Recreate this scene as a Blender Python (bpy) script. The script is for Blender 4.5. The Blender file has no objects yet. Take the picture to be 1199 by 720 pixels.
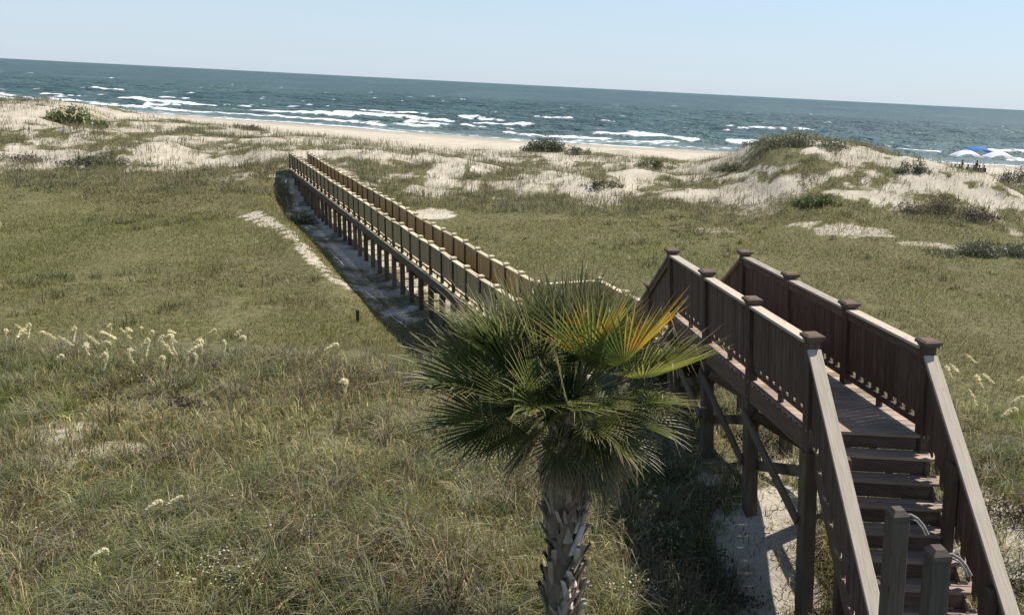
import bpy, bmesh, math, random
import numpy as np
from mathutils import Vector, Matrix

random.seed(7)
rng = np.random.default_rng(11)
scene = bpy.context.scene
COL = scene.collection
R = math.radians
V = Vector

# ------------------------------------------------------------------ camera
IW, IH = 1199.0, 720.0
FPX, PX, PY = 1000.0, 740.0, 360.0
CAMZ = 9.0
SLOPE = 0.0508
ROLL = math.atan(SLOPE)
HOR0 = 68.0
D1 = (PY - (HOR0 + SLOPE * PX)) * math.cos(ROLL)
PITCH = math.atan(D1 / FPX)
c_, s_ = math.cos(PITCH), math.sin(PITCH)
FW = np.array([0, c_, -s_]); UP0 = np.array([0, s_, c_]); RT0 = np.array([1.0, 0, 0])
RT = math.cos(ROLL) * RT0 + math.sin(ROLL) * UP0
UP = -math.sin(ROLL) * RT0 + math.cos(ROLL) * UP0
CAM = np.array([0, 0, CAMZ])

cd = bpy.data.cameras.new('camera')
cam = bpy.data.objects.new('camera', cd)
COL.objects.link(cam)
cd.sensor_fit = 'HORIZONTAL'; cd.sensor_width = 36.0
cd.lens = FPX / IW * 36.0
cd.shift_x = (IW / 2 - PX) / IW
cd.clip_start = 0.1; cd.clip_end = 60000
m4 = Matrix.Identity(4)
for i in range(3):
    m4[i][0] = RT[i]; m4[i][1] = UP[i]; m4[i][2] = -FW[i]; m4[i][3] = CAM[i]
cam.matrix_world = m4
scene.camera = cam

def ray(u, v):
    return FW + (u - PX) / FPX * RT - (v - PY) / FPX * UP
def at_z(u, v, z):
    d = ray(u, v); t = (z - CAMZ) / d[2]; p = CAM + d * t
    return V(p)
def at_y(u, v, y):
    d = ray(u, v); p = CAM + d * (y / d[1])
    return V(p)

# ------------------------------------------------------------------ noise
def _h(ix, iy, seed):
    n = (ix.astype(np.int64) * 374761393 + iy.astype(np.int64) * 668265263 + seed * 974634777) & 0xffffffff
    n = ((n ^ (n >> 13)) * 1274126177) & 0xffffffff
    return ((n ^ (n >> 16)) & 0xffff) / 65535.0
def vn(x, y, seed=0):
    x = np.asarray(x, float); y = np.asarray(y, float)
    ix = np.floor(x); iy = np.floor(y); fx = x - ix; fy = y - iy
    fx = fx * fx * (3 - 2 * fx); fy = fy * fy * (3 - 2 * fy)
    a = _h(ix, iy, seed); b = _h(ix + 1, iy, seed); c = _h(ix, iy + 1, seed); d = _h(ix + 1, iy + 1, seed)
    return (a * (1 - fx) + b * fx) * (1 - fy) + (c * (1 - fx) + d * fx) * fy
def fbm(x, y, seed=0, o=4):
    t = 0; a = 0.5; s = 0
    for i in range(o):
        t = t + a * vn(x * 2 ** i + 17.3 * i, y * 2 ** i - 9.1 * i, seed + i); s += a; a *= 0.55
    return t / s
def sst(a, b, x):
    t = np.clip((x - a) / (b - a), 0, 1); return t * t * (3 - 2 * t)

# ------------------------------------------------------------------ terrain
# far boardwalk line (rail level)
ZRF = 9 - 5.07; ZDF = ZRF - 1.0
L_far = at_z(339, 179, ZRF); L_near = at_z(569, 328, ZRF)
R_far = at_z(361, 180, ZRF); R_near = at_z(580, 307, ZRF)
bdir = V((L_near.x - L_far.x, L_near.y - L_far.y, 0)).normalized()      # towards the house
bnl = V((bdir.y, -bdir.x, 0))                                           # candidate normal
if (R_far - L_far).dot(bnl) > 0: bnl = -bnl                             # points left, away from right rail

# crest of the fore dune: (u, pixels below horizon, distance)
crest = [(-500, 50, 88), (-200, 52, 88), (0, 49, 88), (60, 47, 86), (115, 55, 86), (150, 62, 86), (200, 66, 85), (300, 71, 84), (400, 78, 82),
         (500, 83, 80), (600, 84, 80), (700, 81, 80), (760, 83, 80), (800, 85, 78), (850, 73, 74), (885, 54, 71),
         (930, 48, 70), (975, 50, 70), (1000, 53, 70), (1040, 62, 70), (1070, 75, 70), (1105, 87, 70), (1150, 90, 70), (1199, 76, 70), (1300, 66, 70), (1500, 62, 72)]
cx, cy, cz = [], [], []
for u, off, yy in crest:
    p = at_y(u, HOR0 + SLOPE * u + off, yy); cx.append(p.x); cy.append(p.y); cz.append(p.z)
cx, cy, cz = map(np.array, (cx, cy, cz))

def yshore(x):
    return 142 + 0.34 * np.maximum(0, -(x + 18)) - 0.02 * x

mounds = []     # (x, y, amp, wx, wy)
for (u, v, yy, amp, wx, wy) in [(185, 186, 62, 1.3, 2.6, 4), (330, 178, 66, 0.7, 6, 5), (545, 190, 64, 0.7, 4, 4), (60, 165, 70, 0.6, 6, 4), (1000, 232, 56, 0.5, 6, 4),
                                (1100, 222, 60, 1.0, 5, 5), (1165, 225, 58, 0.9, 4, 4), (930, 205, 64, 0.9, 6, 5), (690, 205, 62, 0.5, 4, 3), (430, 200, 66, .5, 5, 4), (770, 200, 64, .6, 4, 3)]:
    p = at_y(u, v, yy); mounds.append((p.x, p.y, amp, wx, wy))

def H(x, y):
    x = np.asarray(x, float); y = np.asarray(y, float)
    yc = np.interp(x, cx, cy); zc = np.interp(x, cx, cz)
    n1 = fbm(x / 9, y / 9, 3); n2 = fbm(x / 2.2, y / 2.2, 8, 3)
    edge = 14.6 + 1.6 * (vn(x / 5, y / 9, 21) - .5) - 0.09 * np.clip(x, 0, 20) - 0.3 * np.exp(-((x + 1) / 4) ** 2)
    near = 2.05 * (1 - sst(0, 7.0, y - edge)) + 0.12 * (n1 - .5) + 0.16 * (n2 - .5)
    near = near - .78 * (1 - sst(8.3, 11.0, y)) * sst(-.2, 1.6, x)
    near = near - .45 * (1 - sst(6.6, 8.8, y)) * (1 - sst(-1.2, .2, x)) * sst(-5.5, -3.5, x)
    base = 1.62 + near + 0.25 * (n1 - .5) * sst(20, 40, y)
    # rise to the dune
    front = sst(48, 62, y) * 0.6
    w = np.where(y < yc, 15.0, 11.0)
    ridge = (zc - 2.2) * np.exp(-((y - yc) / w) ** 2)
    d = (fbm(x / 6.5, y / 5, 33, 3) - .5) * 1.25 + (fbm(x / 2.4, y / 2.1, 35, 3) - .5) * 0.6
    dmask = sst(51, 60, y) * (1 - sst(6, 16, y - yc))
    damp = np.exp(-((y - yc) / 4.0) ** 2)
    z = base + front + ridge + d * dmask * (1 - 0.7 * damp)
    for (mx, my, a, wx, wy) in mounds:
        z = z + a * np.exp(-((x - mx) / wx) ** 2 - ((y - my) / wy) ** 2)
    # beach
    ys = yshore(x)
    bz = (ys - y) * 0.026
    k = sst(10, 20, y - yc)
    z = z * (1 - k) + bz * k
    # sunken sand track left of the boardwalk
    dl = (x - L_far.x) * bnl.x + (y - L_far.y) * bnl.y
    al = (x - L_far.x) * bdir.x + (y - L_far.y) * bdir.y
    tr = sst(-2.0, -1.0, dl) * (1 - sst(1.3, 2.4, dl)) * sst(-1, 4, al) * (1 - sst(32, 37, al))
    z = z - 0.22 * tr + 0.25 * np.exp(-((dl - 2.6) / .9) ** 2) * sst(2, 8, al) * (1 - sst(30, 36, al))
    z = z + 0.75 * np.exp(-((al + 1) / 5.0) ** 2) * np.exp(-(dl / 6) ** 2)
    return z
def Hs(x, y): return float(H(np.array([x]), np.array([y]))[0])
def ground(u, v):
    d = ray(u, v); lo = 3.0
    ts = np.linspace(3, 190, 3000); P = CAM[None] + d[None] * ts[:, None]
    g = H(P[:, 0], P[:, 1]); i = int(np.argmax(P[:, 2] <= g))
    return V((P[i, 0], P[i, 1], g[i]))

# bare-sand patches, given where they were seen and turned to ground ellipses
patch_px = [(75, 505, 60, 12, .68), (130, 528, 56, 12, .66), (50, 548, 44, 7, .55), (160, 482, 25, 5, .4), (430, 545, 40, 5, .5), (290, 505, 30, 4, .35), (455, 505, 30, 4, .4),
            (915, 590, 45, 42, 1.0), (900, 660, 70, 60, 1.0), (960, 560, 60, 30, .8), (890, 720, 60, 50, .9), (830, 560, 22, 10, .6), (845, 640, 20, 40, .7), (905, 560, 30, 20, .8),
            (1165, 600, 50, 36, .75), (1180, 660, 40, 50, .7), (1090, 640, 80, 60, .6),
            (322, 207, 16, 3, 1), (295, 252, 14, 4, .7),
            (185, 178, 30, 17, 1.3), (20, 132, 45, 12, 1), (95, 148, 60, 7, .9), (200, 194, 28, 7, .9), (60, 168, 50, 6, .6), (345, 165, 40, 8, .8), (30, 195, 30, 5, .5),
            (525, 203, 22, 20, 1.2), (567, 192, 22, 9, .9), (497, 224, 26, 7, 1.1), (510, 251, 30, 7, .8), (660, 184, 38, 6, .9), (733, 227, 26, 4, .7), (690, 227, 40, 4, .9),
            (650, 200, 25, 5, .6), (600, 215, 25, 4, .6), (450, 190, 30, 5, .5),
            (893, 226, 50, 9, 1.1), (820, 194, 25, 9, 1), (986, 184, 30, 7, .9), (1000, 227, 42, 6, 1), (1090, 212, 45, 15, 1.4), (1155, 231, 38, 14, 1.3), (1000, 270, 54, 9, .56), (833, 270, 32, 5, .4),
            (1086, 286, 36, 4, .48), (1189, 273, 20, 5, .5), (940, 262, 30, 4, .5), (1060, 190, 22, 6, .9), (1130, 200, 60, 6, .8), (880, 250, 30, 4, .4),
            (745, 207, 20, 4, .7), (840, 228, 25, 4, .6), (260, 175, 30, 4, .6)]
for i in range(22):       # the sand footpath that joins the track beside the boardwalk
    t = i / 21 * 7; k = min(int(t), 6); f = t - k
    pth = [(292, 252), (312, 260), (330, 268), (346, 281), (358, 294), (370, 307), (388, 322), (408, 338)]
    patch_px.append((pth[k][0] * (1 - f) + pth[k + 1][0] * f, pth[k][1] * (1 - f) + pth[k + 1][1] * f, 10 - i * .2, 3.4, .66))
patches = []
for (u, v, ru, rv, w) in patch_px:
    g = ground(u, v); g2 = ground(u, v - rv); g3 = ground(u, v + rv)
    ry = max(0.3, min(g2.y - g.y, 1.6 * (g.y - g3.y) + .2)); rx = ru * g.y / FPX
    patches.append((g.x, g.y, max(rx, .15), max(ry, .15), w))

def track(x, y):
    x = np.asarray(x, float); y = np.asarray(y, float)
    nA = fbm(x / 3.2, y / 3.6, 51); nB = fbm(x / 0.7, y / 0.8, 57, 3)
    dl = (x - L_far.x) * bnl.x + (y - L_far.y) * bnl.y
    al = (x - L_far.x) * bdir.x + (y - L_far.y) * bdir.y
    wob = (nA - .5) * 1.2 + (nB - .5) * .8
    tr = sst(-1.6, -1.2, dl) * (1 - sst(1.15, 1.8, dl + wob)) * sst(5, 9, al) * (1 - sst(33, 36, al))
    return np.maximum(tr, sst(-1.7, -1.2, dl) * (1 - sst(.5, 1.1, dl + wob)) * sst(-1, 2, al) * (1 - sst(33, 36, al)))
def sand(x, y):
    x = np.asarray(x, float); y = np.asarray(y, float)
    yc = np.interp(x, cx, cy)
    s = np.zeros_like(x)
    nA = fbm(x / 3.2, y / 3.6, 51); nB = fbm(x / 0.7, y / 0.8, 57, 3)
    dune = sst(50, 58, y + 9 * (fbm(x / 8, y / 8, 61) - .5))
    s = np.maximum(s, dune * sst(.38, .66, nA * .65 + nB * .35 + .05 * sst(60, 78, y)))
    s = np.maximum(s, sst(4, 9, y - yc))
    s = np.maximum(s, (1 - sst(14, 17, y)) * .45 * sst(.56, .72, nA * .5 + nB * .5))
    for (px_, py_, rx, ry, w) in patches:
        e = np.exp(-(((x - px_) / rx) ** 2 + ((y - py_) / ry) ** 2) * .9)
        s = np.maximum(s, np.clip(w * sst(.26, .66, e + ((nB - .5) * 1.0 + (nA - .5) * .6) * sst(.06, .4, e)), 0, 1))
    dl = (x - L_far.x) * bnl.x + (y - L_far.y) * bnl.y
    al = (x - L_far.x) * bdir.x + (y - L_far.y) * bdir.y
    tr = track(x, y); dark = .30 + .5 * sst(.36, .66, nB * .6 + nA * .4) + .35 * sst(-.9, -1.5, dl)  # litter mixed into the track's colour to deepen the boardwalk's shadow
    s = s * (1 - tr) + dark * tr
    return np.clip(s, 0, 1)

# ------------------------------------------------------------------ material helpers
def new_mat(name):
    m = bpy.data.materials.new(name); m.use_nodes = True
    nt = m.node_tree; nt.nodes.clear()
    out = nt.nodes.new('ShaderNodeOutputMaterial')
    return m, nt, out
def N(nt, t, **kw):
    n = nt.nodes.new(t)
    for k, v in kw.items():
        if k.startswith('i_'): n.inputs[k[2:].replace('_', ' ')].default_value = v
        else: setattr(n, k, v)
    return n
def mixc(nt, fac, a, b, blend='MIX'):
    n = nt.nodes.new('ShaderNodeMix'); n.data_type = 'RGBA'; n.blend_type = blend
    for s, val in ((n.inputs[0], fac), (n.inputs[6], a), (n.inputs[7], b)):
        if hasattr(val, 'is_linked') or hasattr(val, 'links'): nt.links.new(val, s)
        elif isinstance(val, (int, float)): s.default_value = val
        else: s.default_value = (*val, 1)
    return n.outputs[2]
def ramp(nt, fac, stops):
    n = nt.nodes.new('ShaderNodeValToRGB'); nt.links.new(fac, n.inputs[0])
    cr = n.color_ramp
    while len(cr.elements) < len(stops): cr.elements.new(.5)
    for e, (p, c) in zip(cr.elements, stops):
        e.position = p; e.color = (*c, 1) if len(c) == 3 else c
    return n.outputs[0]
def noise(nt, vec, scale, detail=4, rough=.55):
    n = nt.nodes.new('ShaderNodeTexNoise'); n.inputs['Scale'].default_value = scale
    n.inputs['Detail'].default_value = detail; n.inputs['Roughness'].default_value = rough
    if vec is not None: nt.links.new(vec, n.inputs['Vector'])
    return n.outputs['Fac']
def bump(nt, h, strength, dist):
    b = nt.nodes.new('ShaderNodeBump'); b.inputs['Strength'].default_value = strength; b.inputs['Distance'].default_value = dist
    nt.links.new(h, b.inputs['Height']); return b.outputs[0]

def wood_mat(name, dark, light, grey, rough=.8):
    m, nt, out = new_mat(name)
    uv = N(nt, 'ShaderNodeUVMap'); uv.uv_map = 'UVMap'
    mp = N(nt, 'ShaderNodeMapping'); mp.inputs['Scale'].default_value = (1.2, 28, 1); nt.links.new(uv.outputs[0], mp.inputs[0])
    g = noise(nt, mp.outputs[0], 2.2, 6, .62)
    mp2 = N(nt, 'ShaderNodeMapping'); mp2.inputs['Scale'].default_value = (1.5, 5, 1); nt.links.new(uv.outputs[0], mp2.inputs[0])
    g2 = noise(nt, mp2.outputs[0], 2.0, 3, .5)
    col = ramp(nt, g, [(.25, dark), (.55, light), (.78, grey)])
    at = N(nt, 'ShaderNodeAttribute', attribute_name='rnd')
    col = mixc(nt, 1.0, col, ramp(nt, at.outputs['Fac'], [(0, (.62, .60, .58)), (.5, (.95, .95, .95)), (1, (1.28, 1.25, 1.2))]), 'MULTIPLY')
    col = mixc(nt, ramp(nt, g2, [(.5, (0, 0, 0)), (.75, (.55, .55, .55))]), col, grey)
    # knots
    vo = N(nt, 'ShaderNodeTexVoronoi'); mp3 = N(nt, 'ShaderNodeMapping'); mp3.inputs['Scale'].default_value = (2.0, 7, 1)
    nt.links.new(uv.outputs[0], mp3.inputs[0]); nt.links.new(mp3.outputs[0], vo.inputs['Vector']); vo.inputs['Scale'].default_value = 1.0
    col = mixc(nt, ramp(nt, vo.outputs['Distance'], [(.05, (.7, .7, .7)), (.11, (0, 0, 0))]), col, tuple(x * .45 for x in dark))
    p = N(nt, 'ShaderNodeBsdfPrincipled'); p.inputs['Roughness'].default_value = rough; p.inputs['Specular IOR Level'].default_value = .25
    nt.links.new(col, p.inputs['Base Color']); nt.links.new(bump(nt, g, .5, .004), p.inputs['Normal'])
    nt.links.new(p.outputs[0], out.inputs[0]); return m

def foliage_mat(name, trans=.3, rough=.6, spec=.25, attr='col'):
    m, nt, out = new_mat(name)
    at = N(nt, 'ShaderNodeAttribute', attribute_name=attr)
    p = N(nt, 'ShaderNodeBsdfPrincipled'); p.inputs['Roughness'].default_value = rough; p.inputs['Specular IOR Level'].default_value = spec
    nt.links.new(at.outputs['Color'], p.inputs['Base Color'])
    t = N(nt, 'ShaderNodeBsdfTranslucent'); nt.links.new(at.outputs['Color'], t.inputs[0])
    mx = N(nt, 'ShaderNodeMixShader'); mx.inputs[0].default_value = trans
    nt.links.new(p.outputs[0], mx.inputs[1]); nt.links.new(t.outputs[0], mx.inputs[2]); nt.links.new(mx.outputs[0], out.inputs[0])
    return m
def plain_mat(name, c1, c2, scale=20, rough=.7, trans=0):
    m, nt, out = new_mat(name)
    tc = N(nt, 'ShaderNodeTexCoord')
    g = noise(nt, tc.outputs['Object'], scale, 4)
    p = N(nt, 'ShaderNodeBsdfPrincipled'); p.inputs['Roughness'].default_value = rough; p.inputs['Specular IOR Level'].default_value = .25
    col = ramp(nt, g, [(.3, c1), (.7, c2)])
    nt.links.new(col, p.inputs['Base Color'])
    if trans:
        t = N(nt, 'ShaderNodeBsdfTranslucent'); nt.links.new(col, t.inputs[0])
        mx = N(nt, 'ShaderNodeMixShader'); mx.inputs[0].default_value = trans
        nt.links.new(p.outputs[0], mx.inputs[1]); nt.links.new(t.outputs[0], mx.inputs[2]); nt.links.new(mx.outputs[0], out.inputs[0])
    else: nt.links.new(p.outputs[0], out.inputs[0])
    return m

# near stair bridge: dark brown stain, with sunlight put into the paler cap and tread colours
M_DARK = wood_mat('dark_stained_wood', (.068, .042, .027), (.118, .077, .052), (.17, .128, .094))
M_CAP = wood_mat('sunlit_cap_wood', (.25, .205, .15), (.355, .305, .235), (.43, .38, .31))
M_TREAD = wood_mat('sunlit_tread_wood', (.18, .12, .085), (.31, .23, .17), (.42, .345, .265))
M_TAN = wood_mat('tan_board_wood', (.25, .18, .082), (.35, .265, .137), (.39, .325, .20))
M_TANCAP = wood_mat('tan_cap_wood', (.38, .31, .18), (.50, .43, .27), (.56, .50, .36))
M_TANDARK = wood_mat('brown_post_wood', (.055, .04, .028), (.09, .068, .046), (.13, .10, .07))
M_PILE = wood_mat('piling_wood', (.075, .056, .036), (.125, .097, .063), (.18, .145, .10))

# ------------------------------------------------------------------ tagging
def tag(o, label=None, cat=None, group=None, kind=None):
    if label: o['label'] = label
    if cat: o['category'] = cat
    if group: o['group'] = group
    if kind: o['kind'] = kind
    return o
def empty(name, loc, rz=0, label=None, cat=None, group=None):
    o = bpy.data.objects.new(name, None); COL.objects.link(o); o.location = loc; o.rotation_euler = (0, 0, rz)
    o.empty_display_size = .2
    return tag(o, label, cat, group)
def copy_tree(o, parent=None):
    c = o.copy(); COL.objects.link(c)
    if parent: c.parent = parent
    for ch in o.children: copy_tree(ch, c)
    return c

# ------------------------------------------------------------------ numpy mesh
def np_mesh(name, verts, quads=None, tris=None, mat=None, col=None, smooth=False, attrs=None):
    me = bpy.data.meshes.new(name)
    nv = len(verts); nq = 0 if quads is None else len(quads); ntx = 0 if tris is None else len(tris)
    me.vertices.add(nv); me.vertices.foreach_set('co', np.asarray(verts, np.float32).ravel())
    loops = []; starts = []
    if nq: loops.append(np.asarray(quads, np.int32).ravel()); starts.append(np.arange(nq) * 4)
    if ntx: loops.append(np.asarray(tris, np.int32).ravel()); starts.append(nq * 4 + np.arange(ntx) * 3)
    loops = np.concatenate(loops); starts = np.concatenate(starts).astype(np.int32)
    me.loops.add(len(loops)); me.loops.foreach_set('vertex_index', loops)
    me.polygons.add(nq + ntx); me.polygons.foreach_set('loop_start', starts)
    if smooth: me.polygons.foreach_set('use_smooth', np.ones(nq + ntx, bool))
    me.update(calc_edges=True)
    if col is not None:
        a = me.attributes.new('col', 'FLOAT_COLOR', 'POINT')
        cc = np.ones((nv, 4), np.float32); cc[:, :3] = col; a.data.foreach_set('color', cc.ravel())
    for k, val in (attrs or {}).items():
        a = me.attributes.new(k, 'FLOAT', 'POINT'); a.data.foreach_set('value', np.asarray(val, np.float32))
    if mat: me.materials.append(mat)
    o = bpy.data.objects.new(name, me); COL.objects.link(o)
    return o

# ------------------------------------------------------------------ box builder with wood UVs
LEAN = 0.0
class MB:
    def __init__(self): self.v = []; self.f = []; self.uv = []; self.r = []
    def box(self, o, ax, ay, az, l, a, b, rnd=None, ends=None):
        """o: start centre, ax unit along length l, ay width a, az height b"""
        i0 = len(self.v); rnd = random.random() if rnd is None else rnd; ou, ov = random.uniform(0, 50), random.uniform(0, 50)
        lc = []
        for sl in (0, 1):
            for sa in (-.5, .5):
                for sb in (-.5, .5):
                    self.v.append(o + ax * (l * sl) + ay * (a * sa) + az * (b * sb)); lc.append((l * sl, a * sa, b * sb)); self.r.append(rnd)
        F = [((0, 1, 3, 2), 'e'), ((4, 6, 7, 5), 'e'), ((0, 4, 5, 1), 'a'), ((2, 3, 7, 6), 'a'), ((0, 2, 6, 4), 'b'), ((1, 5, 7, 3), 'b')]
        for idx, k in F:
            self.f.append([i0 + i for i in idx])
            for i in idx:
                L, A, B = lc[i]
                self.uv.append((L + ou, B + ov) if k == 'a' else (L + ou, A + ov + 3) if k == 'b' else (A * 3 + ou, B * .3 + ov))
    def beam(self, p0, p1, w, h, up=V((0, 0, 1)), rnd=None):
        d = (p1 - p0); l = d.length; ax = d / l
        ay = up.cross(ax).normalized(); az = ax.cross(ay)
        self.box(p0, ax, ay, az, l, w, h, rnd)
    def picket(self, p, along, side, z0a, z0b, z1a, z1b, w, t, rnd=None):
        """vertical board whose bottom and top follow a slope; p: xy of its centre; z at its two edges"""
        i0 = len(self.v); rnd = random.random() if rnd is None else rnd; ou, ov = random.uniform(0, 50), random.uniform(0, 50)
        lc = []
        for sl in (-.5, .5):
            for st in (-.5, .5):
                q = p + along * (w * sl) + side * (t * st)
                zb, zt = (z0a, z1a) if sl < 0 else (z0b, z1b)
                for z in (zb, zt):
                    self.v.append(V((q.x, q.y, z))); self.r.append(rnd); lc.append((z, w * sl, t * st))
        for idx, k in [((0, 1, 3, 2), 1), ((4, 6, 7, 5), 1), ((0, 4, 5, 1), 0), ((2, 3, 7, 6), 0), ((0, 2, 6, 4), 2), ((1, 5, 7, 3), 2)]:
            self.f.append([i0 + i for i in idx])
            for i in idx:
                z, a, b = lc[i]; self.uv.append((z + ou, (b if k == 1 else a) + ov))
    def post(self, p, ux, uy, z0, z1, s, rnd=None):
        self.box(V((p.x, p.y, z0)), V((0, 0, 1)), ux, uy, z1 - z0, s, s, rnd)
    def frustum(self, p, ux, uy, z0, z1, s0, s1, rnd=.5):
        i0 = len(self.v)
        for z, s in ((z0, s0), (z1, s1)):
            for a, b in ((-1, -1), (1, -1), (1, 1), (-1, 1)):
                q = p + ux * (a * s / 2) + uy * (b * s / 2); self.v.append(V((q.x, q.y, z))); self.r.append(rnd)
        for idx in ((3, 2, 1, 0), (4, 5, 6, 7), (0, 1, 5, 4), (1, 2, 6, 5), (2, 3, 7, 6), (3, 0, 4, 7)):
            self.f.append([i0 + i for i in idx])
            for i in idx: self.uv.append((self.v[i0 + i].x, self.v[i0 + i].y + self.v[i0 + i].z))
    def build(self, name, mat, parent=None, bev=0, jit=0):
        vs = self.v
        if LEAN: vs = [V((p.x + LEAN * (6.5 - p.z), p.y, p.z)) for p in vs]
        org = V((0, 0, 0))
        if parent is not None:
            q = parent
            while q is not None: org = org + q.location; q = q.parent
        me = bpy.data.meshes.new(name)
        me.from_pydata([tuple(p - org) for p in vs], [], self.f)
        uvl = me.uv_layers.new(name='UVMap')
        uvl.data.foreach_set('uv', [c for uv in self.uv for c in uv])
        a = me.attributes.new('rnd', 'FLOAT', 'POINT'); a.data.foreach_set('value', self.r)
        me.materials.append(mat)
        o = bpy.data.objects.new(name, me); COL.objects.link(o); o.parent = parent
        if bev:
            b = o.modifiers.new('bevel', 'BEVEL'); b.width = bev; b.segments = 1; b.limit_method = 'ANGLE'
        return o

def xy(p): return V((p.x, p.y, 0))
def rail_post(parent, p, along, z0, ztop, mat, capmat, s=.115, bev=.006):
    side = V((-along.y, along.x, 0))
    m = MB(); m.post(p, along, side, z0, ztop, s); o = m.build('rail_post', mat, parent, bev)
    k = MB(); k.frustum(p, along, side, ztop + .002, ztop + .03, s + .035, s + .05); k.frustum(p, along, side, ztop + .031, ztop + .062, s + .085, s + .085); k.frustum(p, along, side, ztop + .063, ztop + .078, s + .07, s + .03)
    k.build('post_cap', capmat, o, 0)
    return o
def rail_bay(parent, p0, p1, z0, z1, mats, pitch=.095, ps=.115, top=.95, bev=.004, teeth=.075):
    """p0,p1 post centres; z0,z1 walking level at each"""
    mp, mc, mr = mats
    d = p1 - p0; L = d.length; al = d / L; side = V((-al.y, al.x, 0))
    a0 = ps / 2 + .002; Lb = L - 2 * a0
    n = max(2, round(Lb / pitch)); w = Lb / n
    zat = lambda s: z0 + (z1 - z0) * s / L
    m = MB(); brnd = random.random()
    for i in range(n):
        s = a0 + w * (i + .5); p = p0 + al * s
        e0 = .13 if abs(z1 - z0) < .08 else .075
        if ps < .1: e0 = .225
        e = e0 if i % 2 == 0 or ps < .1 else e0 + teeth
        j = random.uniform(-.004, .004)
        sa, sb = s - w / 2 + .003, s + w / 2 - .003
        tw = random.uniform(-.003, .003)
        m.picket(p + side * tw, al, side, zat(sa) + e + j, zat(sb) + e + j, zat(sa) + top - .002, zat(sb) + top - .002, w - random.uniform(.003, .007), .022, .45 * brnd + .55 * random.random())
    panel = m.build('railing_panel', mp, parent)
    sl = V((d.x, d.y, z1 - z0)).normalized()
    q0 = p0 + al * a0; q1 = p0 + al * (L - a0)
    up = V((0, 0, 1))
    k = MB(); k.beam(V((q0.x, q0.y, zat(a0) + top + .02)), V((q1.x, q1.y, zat(L - a0) + top + .02)), .15, .036)
    k.build('cap_rail', mc, panel, bev)
    rb = .11
    if abs(z1 - z0) < .08:
        k = MB(); k.beam(V((q0.x, q0.y, zat(a0) + rb)) - side * .032, V((q1.x, q1.y, zat(L - a0) + rb)) - side * .032, .038, .07 if ps > .1 else .05)
        k.build('bottom_rail', mr, panel)
    if ps < .1:
        k = MB(); k.beam(V((q0.x, q0.y, zat(a0) + .26)) - side * .032, V((q1.x, q1.y, zat(L - a0) + .26)) - side * .032, .038, .07)
        k.build('middle_rail', mr, panel)
    if ps > .12:
        k = MB(); k.beam(V((q0.x, q0.y, zat(a0) + top - .06)) - side * .032, V((q1.x, q1.y, zat(L - a0) + top - .06)) - side * .032, .038, .085)
        k.build('upper_rail', mr, panel)
    if abs(z1 - z0) < .08:
        pm = (p0 + p1) / 2 - side * .032
        k = MB(); k.box(V((pm.x, pm.y, z0 + .002)), up, al, side, .07, .09, .038); k.build('spacer_block', mr, panel)
    return panel

# ================================================================== near stair bridge
ZR = 9 - 2.49; ZD = ZR - 1.03
def rp(u, v): return xy(at_z(u, v, ZR + .05))
A = [rp(*q) for q in ((787, 291), (826, 316), (878, 349), (952, 390))]
B = [rp(*q) for q in ((872, 293), (925, 320), (995, 353), (1088, 397))]
# keep each row straight and the pairs square enough
def straight(P):
    n = len(P); p0, p1 = P[0], P[-1]
    return [p0 + (p1 - p0) * (i / (n - 1)) for i in range(n)]
A = straight(A); B = straight(B)
print('A', A, 'B', B, 'bay', (A[1] - A[0]).length, (B[1] - B[0]).length, 'width', [(a - b).length for a, b in zip(A, B)])
mid4 = (A[3] + B[3]) / 2; mid1 = (A[0] + B[0]) / 2
dn = (mid4 - mid1).normalized()          # towards the house
wd = (B[3] - A[3]).normalized()
base = V((mid4.x, mid4.y, Hs(mid4.x, mid4.y)))
bridge = empty('stair_bridge', base, 0, 'dark weathered wooden stair bridge with picket railings beside the palm', 'stairs')
LEAN = 0.07
MN = (M_DARK, M_CAP, M_DARK)
RISE, RUN = .185, .265
# upper level
for P, sgn in ((A, 1), (B, -1)):
    for i in range(4):
        al = (P[3] - P[0]).normalized()
        rail_post(bridge, P[i], al, ZD - .28, ZD + 1.0, M_DARK, M_CAP if False else M_DARK, .125)
    for i in range(3):
        if sgn > 0: rail_bay(bridge, P[i + 1], P[i], ZD, ZD, MN, ps=.125)
        else: rail_bay(bridge, P[i], P[i + 1], ZD, ZD, MN, ps=.125)
# deck boards across
m = MB(); nb = int((mid4 - mid1).length / .148)
for i in range(nb + 1):
    t = i / nb
    a = A[0].lerp(A[3], t); b = B[0].lerp(B[3], t); w = (b - a).normalized()
    z = ZD - .02
    m.beam(V((a.x, a.y, z)) - w * .055, V((b.x, b.y, z)) + w * .15, (mid4 - mid1).length / nb - .014, .034)
m.build('deck', M_TREAD, bridge)
for P, sgn in ((A, -1), (B, 1)):
    m = MB(); e = wd * (.085 if sgn > 0 else -.03)
    p0 = P[0] + e; p1 = P[3] + e
    m.beam(V((p0.x, p0.y, ZD - .17)) - dn * .06, V((p1.x, p1.y, ZD - .17)) + dn * .07, .042, .25)
    m.build('beam', M_DARK, bridge, .004)
# pilings
for P in (A, B):
    for i, p in enumerate(P):
        al = (P[3] - P[0]).normalized(); side = V((-al.y, al.x, 0))
        m = MB(); gz = Hs(p.x + .07 * 2.8, p.y)
        m.post(p, al, side, gz - .4, ZD - .285, .165)
        m.build('piling', M_PILE, bridge, .01)
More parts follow.
